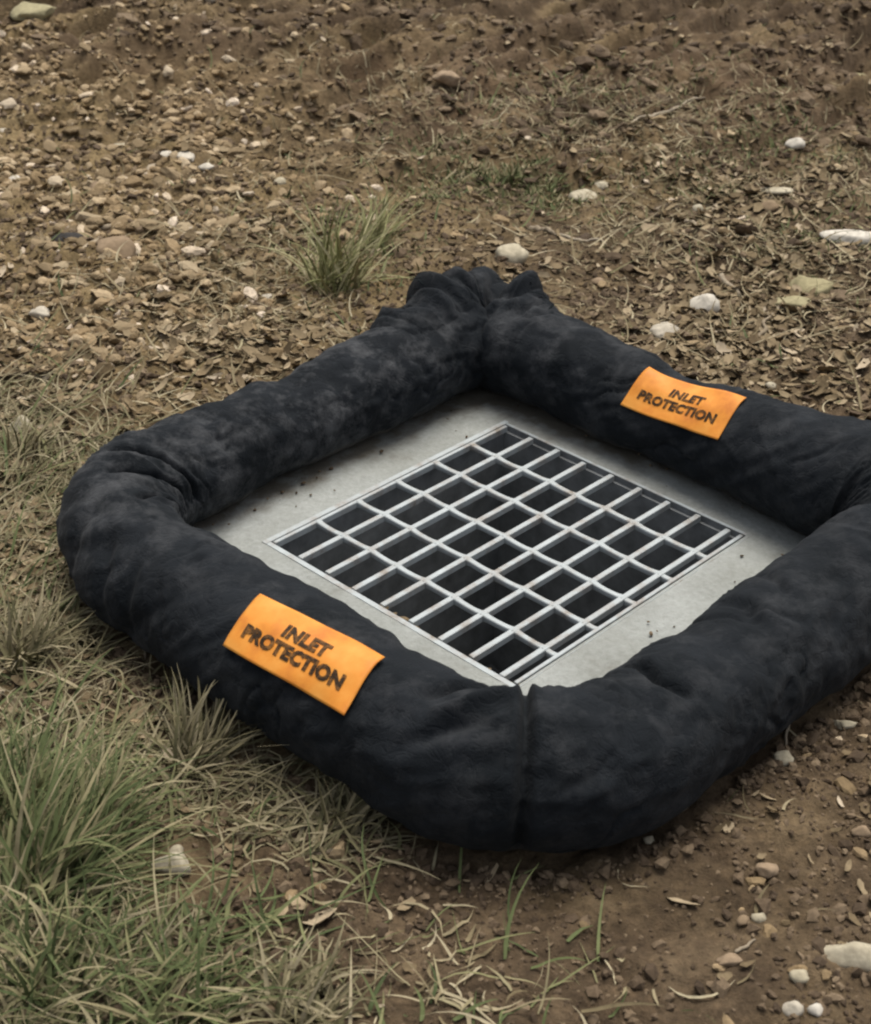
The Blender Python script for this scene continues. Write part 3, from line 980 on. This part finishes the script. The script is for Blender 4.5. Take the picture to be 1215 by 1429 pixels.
def joined(name, tmpl, x, y, z, scale, yaw, tx, ty, mat, seed=0, smooth=True):
    r = np.random.default_rng(seed)
    pick = r.integers(0, len(tmpl), len(x))
    R = rotm(yaw, tx, ty)
    vs, fs, off = [], [], 0
    for t, (tv, tf) in enumerate(tmpl):
        k = np.where(pick == t)[0]
        if len(k) == 0:
            continue
        P = np.einsum('nij,nkj->nki', R[k], tv[None] * scale[k][:, None, :]) + np.stack([x[k], y[k], z[k]], -1)[:, None, :]
        vs.append(P.reshape(-1, 3))
        fs.append((tf[None] + (np.arange(len(k)) * len(tv))[:, None, None]).reshape(-1, tf.shape[1]) + off)
        off += len(k) * len(tv)
    me = mesh_np(name, np.concatenate(vs), np.concatenate(fs))
    return link(name, me, mat, smooth=smooth, kind='stuff')

big = [rock(100 + i, 3, 11, 0.20) for i in range(8)]
mid = [rock(200 + i, 2, 10, 0.22) for i in range(8)]
def crumb(seed):
    v, f = rock(seed, 1, 2, 0.3)
    q = np.random.default_rng(seed)
    return v * q.uniform(0.55, 1.2, (len(v), 1)), f
tiny = [crumb(300 + i) for i in range(12)]

# gravel: small stones beyond counting
r = np.random.default_rng(1)
n = 6500
x, y = scatter(n, P_GRAVEL, 0.035, 0.0, 1)
s = np.exp(r.normal(math.log(0.0085), 0.42, n)).clip(0.004, 0.022)
sc = np.stack([s * r.uniform(0.9, 1.5, n), s * r.uniform(0.7, 1.1, n), s * r.uniform(0.45, 0.8, n)], -1)
joined('gravel', mid, x, y, ground_h(x, y) + sc[:, 2] * 0.2, sc, r.uniform(0, 6.3, n), r.normal(0, 0.35, n), r.normal(0, 0.35, n), M_GRAVEL, 2, smooth=False)
# crumbs of soil
n = 16000
x, y = scatter(n, [(900, 1100, 700, 500, 0.6), (1000, 500, 500, 300, 0.6)], 0.42, -0.01, 3)
s = np.exp(r.normal(math.log(0.0052), 0.5, n)).clip(0.0025, 0.012)
sc = np.stack([s * r.uniform(0.8, 1.4, n), s * r.uniform(0.8, 1.1, n), s * r.uniform(0.5, 0.9, n)], -1)
joined('soil_clods', tiny, x, y, ground_h(x, y) + sc[:, 2] * 0.3, sc, r.uniform(0, 6.3, n), r.normal(0, 0.4, n), r.normal(0, 0.4, n), M_CLOD, 4, smooth=False)

n = 1500
x, y = scatter(n, [(900, 110, 420, 130, 1.0), (500, 60, 400, 60, 0.7), (1100, 300, 200, 120, 0.5)], 0.0, 0.02, 33)
s = np.exp(r.normal(math.log(0.013), 0.4, n)).clip(0.006, 0.036)
sc = np.stack([s * r.uniform(0.9, 1.6, n), s * r.uniform(0.8, 1.1, n), s * r.uniform(0.35, 0.7, n)], -1)
joined('soil_lumps', mid, x, y, ground_h(x, y) + sc[:, 2] * 0.05, sc, r.uniform(0, 6.3, n), r.normal(0, 0.3, n), r.normal(0, 0.3, n), M_CLOD, 34, smooth=False)
n = 22000
x, y = scatter(n, [(900, 1150, 800, 400, 1.0), (300, 1100, 500, 200, 0.8)], 0.5, -0.01, 13, ylim=(-1.3, 2.6))
s = np.exp(r.normal(math.log(0.0026), 0.35, n)).clip(0.0013, 0.006)
sc = np.stack([s * r.uniform(0.8, 1.5, n), s * r.uniform(0.8, 1.1, n), s * r.uniform(0.5, 0.9, n)], -1)
joined('soil_crumbs', tiny, x, y, ground_h(x, y) + sc[:, 2] * 0.3, sc, r.uniform(0, 6.3, n), r.normal(0, 0.4, n), r.normal(0, 0.4, n), M_CLOD, 14, smooth=False)

# litter: bits of bark, chips and dead leaves
def flake(seed):
    q = np.random.default_rng(seed)
    nu = 5
    u = np.linspace(-1, 1, nu)
    w = (1 - np.abs(u) ** q.uniform(3, 9)) * 0.6 + 0.38 + q.normal(0, 0.12, nu)
    bend = q.uniform(-0.35, 0.35)
    curl = q.uniform(0.05, 0.5)
    off = np.cumsum(q.normal(0, 0.10, nu))
    vs = []
    for z0 in (0.0, -0.10):
        for j in (-1, 0, 1):
            for i in range(nu):
                vs.append((u[i], w[i] * j * q.uniform(0.75, 1.1) + off[i] + bend * u[i] ** 2, curl * (u[i] ** 2) * 0.6 + 0.25 * curl * j * j + z0))
    g_ = grid_faces(3, nu)
    f = [tuple(q_) for q_ in g_] + [tuple(q_[::-1] + 3 * nu) for q_ in g_]
    return np.array(vs), np.array(f)
fl = [flake(400 + i) for i in range(12)]
n = 9500
x, y = scatter(n, P_LITTER, 0.10, 0.0, 5, thin=0.72)
s = np.exp(r.normal(math.log(0.0115), 0.45, n)).clip(0.005, 0.024)
sc = np.stack([s, s * r.uniform(0.2, 0.65, n), s * r.uniform(0.3, 0.9, n)], -1)
joined('dead_litter', fl, x, y, ground_h(x, y) + 0.002 + sc[:, 2] * 0.3, sc, r.uniform(0, 6.3, n), r.normal(0, 0.35, n), r.normal(0, 0.3, n), M_CHIP, 6)

# blades and straws: tapered strips bending over
def blades(x, y, z, length, width, azim, lean, droop, seed=0, seg=6, twist=0.4, flat=0.0):
    q = np.random.default_rng(seed)
    n = len(x)
    t = np.linspace(0, 1, seg + 1)
    ang = lean[:, None] + droop[:, None] * t[None, :] ** 1.3          # from vertical
    dl = length[:, None] / seg
    rad = np.cumsum(np.sin(ang) * dl, 1) - np.sin(ang) * dl
    zz = np.cumsum(np.cos(ang) * dl, 1) - np.cos(ang) * dl
    wob = azim[:, None] + twist * q.normal(size=n)[:, None] * t[None, :]
    X = x[:, None] + rad * np.sin(wob)
    Y = y[:, None] + rad * np.cos(wob)
    Zg = ground_h(X, Y) + 0.003
    Zb = np.maximum(z[:, None] + zz, Zg)
    w = width[:, None] * (1 - 0.92 * t[None, :] ** 2.2) * 0.5 * (0.7 + 0.3 * np.minimum(t[None, :] * 6, 1))
    face = azim + q.normal(0, 0.7, n)
    sx, sy = np.cos(face)[:, None] * w, -np.sin(face)[:, None] * w
    fold = w * 0.35
    Pm = np.stack([np.stack([X - sx, Y - sy, Zb + fold], -1), np.stack([X, Y, Zb], -1), np.stack([X + sx, Y + sy, Zb + fold], -1)], 2)
    k = (seg + 1) * 3
    base = grid_faces(seg + 1, 3)
    F = (base[None] + (np.arange(n) * k)[:, None, None]).reshape(-1, 4)
    return Pm.reshape(-1, 3), F

def blade_obj(name, x, y, length, width, azim, lean, droop, mat, seed=0, kind=None, **kw):
    v, f = blades(x, y, ground_h(x, y) - 0.003, length, width, azim, lean, droop, seed, **kw)
    return link(name, mesh_np(name, v, f), mat, kind=kind)

n = 6600
P_STRAW = [(400, 420, 230, 110, 0.8), (150, 560, 220, 90, 0.6), (950, 330, 200, 60, 0.5), (1080, 290, 200, 110, 0.8), (850, 170, 300, 60, 0.7), (560, 120, 200, 50, 0.5), (60, 640, 160, 150, 0.9), (280, 1010, 230, 90, 1.0), (60, 880, 130, 150, 0.9), (450, 1130, 150, 60, 0.7), (1060, 420, 260, 130, 0.45), (420, 1400, 420, 60, 0.5), (60, 1300, 200, 160, 0.5)]
x, y = scatter(n, P_STRAW, 0.08, 0.0, 7, thin=0.8)
L_ = np.exp(r.normal(math.log(0.055), 0.45, n)).clip(0.02, 0.17)
blade_obj('dry_straw', x, y, L_, r.uniform(0.0025, 0.0065, n), r.uniform(0, 6.3, n), r.uniform(0.9, 1.5, n), r.uniform(-0.1, 0.6, n), M_STRAW, 8, 'stuff', twist=0.9)
# grass
n = 1900
x, y = scatter(n, [(60, 1170, 190, 130, 1.0), (60, 1390, 420, 80, 0.95), (10, 930, 110, 130, 0.5), (300, 1330, 260, 80, 0.5), (20, 640, 70, 90, 0.25)], 0.004, 0.0, 9, thin=0.9, noise=(3.5, 1.1))
L_ = np.exp(r.normal(math.log(0.07), 0.4, n)).clip(0.025, 0.17)
blade_obj('green_grass', x, y, L_, r.uniform(0.003, 0.0065, n), r.normal(0.7, 1.1, n), r.uniform(0.7, 1.4, n), r.uniform(0.2, 0.8, n), M_GRASS, 10, 'stuff')
n = 2300
x, y = scatter(n, [(60, 880, 130, 110, 1.0), (230, 1010, 170, 60, 1.0), (60, 1040, 140, 60, 0.9), (360, 1090, 130, 50, 0.8), (480, 1160, 130, 40, 0.7), (40, 680, 110, 110, 0.7), (60, 1330, 200, 120, 0.5)], 0.0, 0.0, 19, noise=(4, 0.9))
blade_obj('matted_dry_grass', x, y, np.exp(r.normal(math.log(0.085), 0.35, n)).clip(0.03, 0.19), r.uniform(0.003, 0.0062, n), r.normal(0.9, 1.2, n), r.uniform(0.95, 1.5, n), r.uniform(-0.1, 0.5, n), M_DRYGRASS, 20, 'stuff', twist=0.8)
n = 4200
x, y = scatter(n, [(1080, 190, 130, 40, 0.35), (840, 130, 140, 30, 0.3), (600, 200, 110, 30, 0.4), (1130, 330, 120, 50, 0.25), (720, 235, 95, 36, 1.0), (620, 250, 60, 34, 0.6), (960, 255, 70, 28, 0.5), (460, 350, 90, 60, 0.5), (800, 240, 80, 30, 0.3)], 0.002, 0.0, 15, noise=(5, 1.2))
blade_obj('low_green_weeds', x, y, r.uniform(0.012, 0.045, n), r.uniform(0.003, 0.007, n), r.uniform(0, 6.3, n), r.uniform(0.2, 1.2, n), r.uniform(0.2, 0.9, n), M_GRASS, 16, 'stuff', seg=3)

# grass clumps: (px, py, root radius m, blades, length, azimuth towards, azimuth spread, lean, material, label)
CLUMPS = [
    (40, 1262, 0.045, 230, 0.27, 0.55, 0.70, 0.95, M_GRASS, 'largest green grass clump, its long blades sweeping to the right at the left edge'),
    (12, 1150, 0.05, 110, 0.19, 0.9, 0.9, 0.7, M_GRASS, 'dense green grass clump behind the largest clump at the left edge'),
    (120, 1165, 0.05, 100, 0.15, 0.5, 0.7, 0.8, M_GRASS, 'green grass clump between the large clump and the sock'),
    (70, 1380, 0.05, 90, 0.14, 0.2, 1.5, 0.7, M_GRASS, 'green grass clump nearest the bottom left corner'),
    (250, 1410, 0.06, 90, 0.12, 0.6, 1.4, 0.8, M_GRASS, 'low green grass clump along the bottom edge, right of the corner clump'),
    (420, 1415, 0.05, 130, 0.10, 0.9, 1.2, 0.9, M_DRYGRASS, 'sparse yellowing grass clump along the bottom edge'),
    (465, 402, 0.050, 120, 0.25, 0.2, 2.2, 0.55, M_PALEGRASS, 'pale green upright grass tuft behind the far left side of the sock'),
    (515, 345, 0.030, 50, 0.18, 0.9, 0.5, 0.5, M_PALEGRASS, 'thin pale grass tuft leaning right behind the upright pale tuft'),
    (265, 1075, 0.03, 110, 0.15, 0.7, 0.9, 0.7, M_DRYGRASS, 'dry tan grass clump standing below the near left side of the sock'),
    (480, 1150, 0.03, 90, 0.10, 0.8, 1.6, 0.9, M_DRYGRASS, 'dry flattened grass clump at the foot of the sock, left of its near corner'),
    (30, 930, 0.03, 130, 0.14, 0.8, 1.2, 0.7, M_DRYGRASS, 'mixed green and dry grass clump at the left edge, level with the near label'),
    (25, 640, 0.03, 90, 0.12, 0.9, 1.3, 0.9, M_DRYGRASS, 'dry grass clump at the left edge, level with the left corner of the sock'),
    (250, 960, 0.02, 45, 0.13, 0.9, 0.8, 0.5, M_DRYGRASS, 'few dry blades leaning on the sock below the left corner'),
    (700, 232, 0.06, 150, 0.06, 0.3, 2.5, 0.5, M_GRASS, 'small dark green tuft in the soil behind the back corner of the sock'),
]
for i, (px_, py_, rr, nb, ln, az, sp, lean, mat, label) in enumerate(CLUMPS):
    c = at(px_, py_, -0.01)
    q = np.random.default_rng(500 + i)
    ph, rad = q.uniform(0, 6.3, nb), rr * np.sqrt(q.random(nb))
    x, y = c[0] + rad * np.cos(ph), c[1] + rad * np.sin(ph)
    o = blade_obj('grass_clump', x, y, ln * q.uniform(0.45, 1.1, nb), q.uniform(0.0035, 0.0075, nb), q.normal(az, sp, nb),
                  (q.normal(lean, 0.3, nb)).clip(0.05, 1.4), q.uniform(0.2, 1.1, nb), mat, 520 + i)
    tag(o, label, 'grass', 'grass clumps round the sock')

# stones one can point to: (px, py, width px, height px, kind, turn, label)
STONES = [
    (58, 451, 30, 20, 'white', 0.1, 'bright white stone on the gravel near the left edge, level with the back label'),
    (297, 19, 22, 16, 'white', 0.2, 'small white stone near the top edge, left of the middle'),
    (241, 1208, 52, 34, 'cream', 0.0, 'pale rounded stone beside the tip of the large green grass clump'),
    (246, 1183, 20, 20, 'cream', 0.4, 'small cream pebble behind the pale rounded stone by the grass'),
    (712, 347, 42, 38, 'cream', 0.6, 'pale blocky stone just behind the back corner of the sock'),
    (982, 415, 42, 36, 'white', 0.3, 'white angular stone right of the sock, further from it than its twin'),
    (928, 455, 44, 26, 'white', 0.6, 'white tilted stone right of the sock, the closer of two to the back label'),
    (1132, 390, 58, 38, 'olive', 0.1, 'large yellowish stone on the right side of the soil'),
    (1110, 422, 58, 20, 'olive', -0.1, 'flat yellowish stone just in front of the large yellowish one'),
    (1184, 331, 78, 20, 'white', -0.05, 'long flat white stone at the right edge, above the yellowish stones'),
    (1185, 1322, 110, 46, 'cream', -0.2, 'big elongated pale stone at the right edge near the bottom'),
    (1183, 1007, 42, 14, 'cream', -0.4, 'thin pale chip of stone at the right edge beside the sock'),
    (1091, 1054, 26, 24, 'cream', 0.3, 'small cream stone at the foot of the near right side of the sock'),
    (1110, 193, 26, 18, 'white', 0.0, 'small white stone high on the right, alone in dark soil'),
    (815, 246, 40, 16, 'cream', 0.5, 'oblong pale stone behind the sock, left one of a touching pair'),
    (842, 231, 22, 15, 'cream', 0.2, 'round pale stone touching the right end of an oblong one'),
    (622, 113, 34, 26, 'tan', 0.5, 'tan angular stone in the reddish soil near the top'),
    (931, 47, 20, 13, 'white', 0.0, 'small white stone near the top edge, right of the middle'),
    (985, 49, 32, 8, 'cream', 0.0, 'thin pale stone right of the small white one near the top edge'),
    (1197, 72, 44, 18, 'olive', 0.2, 'yellowish stone at the top right by the edge'),
    (1080, 270, 50, 9, 'cream', 0.05, 'narrow flat pale stone lying in the soil on the right'),
    (1072, 288, 28, 16, 'tan', 0.4, 'tan stone below the narrow flat one on the right'),
    (162, 363, 54, 32, 'tan', 0.1, 'largest round tan stone of the gravel on the left'),
    (140, 262, 32, 20, 'tan', 0.2, 'oval tan stone in the gravel, above the largest round one'),
    (256, 222, 30, 13, 'white', -0.2, 'white flat stone in the gravel, right one of a pair'),
    (230, 220, 20, 13, 'white', 0.3, 'white stone in the gravel, left one of a pair'),
    (289, 246, 22, 10, 'white', 0.0, 'small flat white stone below the white pair in the gravel'),
    (20, 233, 24, 20, 'white', 0.8, 'white angular stone at the left edge of the gravel'),
    (5, 178, 18, 12, 'white', 0.0, 'white stone cut by the left edge, higher up the gravel'),
    (170, 198, 24, 12, 'cream', 0.1, 'flat cream stone at the far end of the gravel'),
    (219, 89, 24, 15, 'cream', 0.1, 'cream stone alone beyond the gravel at the upper left'),
    (48, 31, 60, 22, 'olive', 0.0, 'wide yellowish stone at the top left corner'),
    (390, 257, 17, 20, 'cream', 0.0, 'pale stone on the smooth soil right of the gravel'),
    (372, 410, 15, 17, 'white', 0.2, 'small pale stone left of the pale grass tuft'),
    (28, 592, 34, 34, 'cream', 0.7, 'pale broken stone in the litter at the left edge'),
    (316, 40, 22, 10, 'cream', 0.1, 'cream chip just right of the small white stone at the top'),
    (1112, 1366, 26, 22, 'cream', 0.0, 'small pale stone left of the big elongated one, nearest it'),
    (1104, 1411, 30, 24, 'white', 0.5, 'white stone at the bottom edge, left one of a pair'),
    (1136, 1416, 22, 20, 'white', 0.1, 'white stone at the bottom edge, right one of a pair'),
    (1057, 1284, 22, 16, 'cream', 0.4, 'small cream chip standing in dark soil right of the bottom middle'),
    (1016, 1346, 34, 20, 'tan', 0.6, 'tan stone right of the bottom middle, below a cream chip'),
    (1068, 1220, 30, 20, 'tan', -0.4, 'tan stone in dark soil between the sock and the cream chip'),
    (749, 1176, 14, 18, 'cream', 0.2, 'tiny pale pebble against the near corner of the sock'),
    (724, 1152, 11, 22, 'cream', 1.2, 'tiny upright chip at the foot of the sock seam'),
    (1075, 540, 18, 14, 'cream', 0.5, 'small pale stone behind the back label'),
    (95, 352, 44, 16, 'dark', 0.1, 'dark flat stone in the gravel left of the largest tan stone'),
    (835, 385, 20, 12, 'tan', 0.2, 'little tan stone right of the back corner of the sock'),
    (975, 282, 18, 22, 'cream', 0.5, 'upright cream chip above the white angular stone'),
    (1035, 1000 + 290, 20, 14, 'tan', 0.5, 'small tan stone left of the cream chip in dark soil'),
    (905, 1172, 14, 12, 'cream', 0.5, 'small pale pebble at the foot of the near right side, by the corner'),
    (1200, 1160, 26, 18, 'tan', 0.1, 'tan stone at the right edge, above the big elongated one'),
    (30, 1340, 34, 26, 'cream', 0.4, 'pale stone among grass in the bottom left corner'),
    (90, 1296, 14, 14, 'cream', 0.1, 'tiny cream pebble in the grass below the large clump'),
]
for i, (px_, py_, w, h, kind, yaw, label) in enumerate(STONES):
    c = at(px_, py_ + h * 0.25, -0.01)
    dist = float((c - CAM) @ VIEW)
    mpp = dist / FPX
    c[2] = float(ground_h(c[0], c[1]))
    el = math.asin((CAM[2]) / np.linalg.norm(c - CAM))
    hw = w * mpp / 2 * 1.08
    hd = min(h * mpp / 2 / math.sin(el) * 0.8, hw)
    hz = max(min(h * mpp / 2 * 0.95, hw * 0.8), 0.004)
    vt, ft = big[i % 8] if w > 24 else mid[i % 8]
    v = vt * np.array([hw, hd, hz])
    cz, sz = math.cos(yaw * 0.6), math.sin(yaw * 0.6)
    v = np.stack([v[:, 0] * cz - v[:, 1] * sz, v[:, 0] * sz + v[:, 1] * cz, v[:, 2] + hz * 0.28], -1)
    o = link('stone' if w > 16 else 'pebble', mesh_np('stone', v, ft), M_STONE[kind])
    o.location = [float(q) for q in c]
    tag(o, label, 'stone', 'single stones lying on the soil')

# the larger pebbles of the gravel, each its own object
pm = []
for i in range(10):
    v, f = rock(600 + i, 2, 11, 0.24)
    me = mesh_np('pebble', v * np.array([1.3, 0.95, 0.52]), f)
    me.materials.append(M_STONE['pebble'])
    me.polygons.foreach_set('use_smooth', [False] * len(me.polygons))
    pm.append(me)
n = 270
x, y = scatter(n, [(90, 290, 300, 200, 1.0), (60, 480, 160, 90, 0.8), (330, 400, 170, 80, 0.5)], 0.0, 0.02, 17, ylim=(0.3, 3.2))
proto = None
for i in range(n):
    hh = float(ground_h(x[i], y[i]))
    sz_ = float(np.clip(np.exp(r.normal(math.log(0.017), 0.28)), 0.011, 0.030))
    if proto is None:
        proto = bpy.data.objects.new('pebble', pm[0])
        tag(proto, 'dusty tan pebble in the gravel spread left of and behind the sock', 'pebble', 'larger pebbles of the gravel')
        o = proto
    else:
        o = proto.copy()
        o.data = pm[i % 10]
    COL.objects.link(o)
    o.location = (float(x[i]), float(y[i]), hh + sz_ * 0.10)
    o.rotation_euler = (r.normal(0, 0.3), r.normal(0, 0.3), r.uniform(0, 6.3))
    o.scale = (sz_, sz_, sz_)

# twigs: (pixel ends, thickness px, label)
TWIGS = [
    ((738, 296), (776, 314), 11, 'thick pale twig stub lying behind the back corner of the sock'),
    ((776, 314), (850, 330), 6, 'thin tan twig running on from the thick pale stub'),
    ((1004, 374), (1040, 400), 9, 'short pale twig right of the white stones'),
    ((912, 285), (938, 268), 6, 'short twig leaning up behind the white stones'),
    ((1010, 245), (1040, 222), 6, 'pale twig in dark soil on the upper right'),
    ((955, 292), (975, 312), 7, 'forked pale twig piece left of the narrow flat stone'),
    ((900, 1152), (962, 1118), 5, 'thin pale root at the foot of the near right side of the sock'),
    ((1096, 1032), (1124, 962), 5, 'pale straw stalk standing against the near right side of the sock'),
    ((880, 170), (990, 130), 6, 'long thin twig in the ruts near the top right'),
    ((1060, 470), (1076, 430), 7, 'crooked pale twig right of the back label'),
    ((140, 330), (190, 318), 10, 'long tan twig lying in the gravel above the largest stone'),
    ((60, 1055), (125, 1030), 7, 'pale dry stalk at the left edge above the green clump'),
    ((238, 1120), (285, 1082), 5, 'pale dry stalk standing right of the green clump'),
    ((1025, 1330), (1055, 1310), 6, 'small twig in the dark soil at the lower right'),
    ((470, 1135), (515, 1120), 7, 'pale twig at the foot of the sock left of the near corner'),
    ((186, 868), (200, 915), 6, 'pale straw stalk against the left corner of the sock'),
]
for i, (p0, p1, th, label) in enumerate(TWIGS):
    a0, a1 = at(*p0, 0.0), at(*p1, 0.0)
    mpp = float((a0 - CAM) @ VIEW) / FPX
    q = np.random.default_rng(800 + i)
    nn, k = 14, 8
    t = np.linspace(0, 1, nn)
    ctr = a0[None] * (1 - t[:, None]) + a1[None] * t[:, None]
    ln = np.linalg.norm(a1 - a0)
    dr = (a1 - a0) / ln
    sd_ = np.array([-dr[1], dr[0], 0])
    ctr = ctr + sd_ * (ln * 0.09 * (perlin(t * 2.2, t * 0 + i, 5) + 0.3 * perlin(t * 7, t * 0 + i, 6)))[:, None]
    rad = th * mpp / 2 * (1 - 0.45 * t) * (1 + 0.18 * perlin(t * 8, t * 0 + i * 2, 9))
    rad[0] *= 0.55
    rad[-1] *= 0.3
    gz = ground_h(ctr[:, 0], ctr[:, 1])
    lift = 0.0
    ctr[:, 2] = np.maximum(gz, np.interp(t, [0, 1], [gz[0], gz[-1]])) + rad * 0.7
    ang = np.arange(k) / k * 2 * np.pi
    P = ctr[:, None, :] + rad[:, None, None] * (np.cos(ang)[None, :, None] * sd_ + np.sin(ang)[None, :, None] * np.array([0, 0, 1.0]))
    o = link('twig', mesh_np('twig', P.reshape(-1, 3), grid_faces(nn, k, True)), M_STICK)
    tag(o, label, 'twig', 'twigs and stalks lying about')

# soil and straw gathered against the outer foot of the sock
n = 2600
q = np.random.default_rng(950)
sv = q.uniform(0, LEN, n)
c = path_at(sv)
t_ = path_at(sv + 0.004) - path_at(sv - 0.004)
t_ /= np.linalg.norm(t_, axis=1, keepdims=True)
o_ = np.stack([t_[:, 1], -t_[:, 0]], 1)
o_ *= np.sign(((c - np.array([(AL + AR) / 2, (BT + BB) / 2])) * o_).sum(1))[:, None]
rr = base_r(sv) * 0.80 + np.abs(q.normal(0, 0.028, n))
x, y = W2(*(c + o_ * rr[:, None]).T)
k = fbm(x * 5, y * 5, 91, 2) > -0.25
x, y = x[k], y[k]
n = len(x)
s = np.exp(q.normal(math.log(0.0042), 0.5, n)).clip(0.002, 0.011)
joined('banked_soil', tiny, x, y, ground_h(x, y) + s * 0.3, np.stack([s * 1.25, s, s * 0.7], -1), q.uniform(0, 6.3, n), q.normal(0, 0.4, n), q.normal(0, 0.4, n), M_CLOD, 5, smooth=False)

# grit caught along the near edge of the grate
n = 520
q = np.random.default_rng(900)
gb = SV / 2 - 0.42 * q.random(n) ** 1.3
ga = -HU + np.abs(q.normal(0.004, 0.009, n))
s = np.exp(q.normal(math.log(0.0022), 0.5, n))
gxx, gyy = W2(ga, gb)
deep = (ga > -HU + 0.0)
ga = np.where(deep, -HU + 0.0065 * q.random(n), ga)
gxx, gyy = W2(ga, gb)
gz = np.where(deep, -0.0125 + s * 0.5, 0.0025)
joined('grit', tiny, gxx, gyy, gz, np.stack([s, s, s * 0.7], -1), q.uniform(0, 6.3, n), q.normal(0, 0.5, n), q.normal(0, 0.5, n), M_CHIP, 7)

# crumbs of soil and straw that fell on the concrete
n = 300
q = np.random.default_rng(901)
ga, gb = q.uniform(-0.42, 0.40, n), q.uniform(-0.40, 0.46, n)
e = np.maximum(np.abs(ga) - HU - 0.012, np.abs(gb) - HV - 0.012)
k = (e > 0) & (q.random(n) < 0.15 + 0.8 * sstep(0.02, 0.09, e))
gxx, gyy = W2(ga[k], gb[k])
s = np.exp(q.normal(math.log(0.0022), 0.5, k.sum()))
joined('fallen_soil', tiny, gxx, gyy, np.full(k.sum(), 0.003), np.stack([s * 1.3, s, s * 0.7], -1), q.uniform(0, 6.3, k.sum()), q.normal(0, 0.4, k.sum()), q.normal(0, 0.4, k.sum()), M_CLOD, 7)
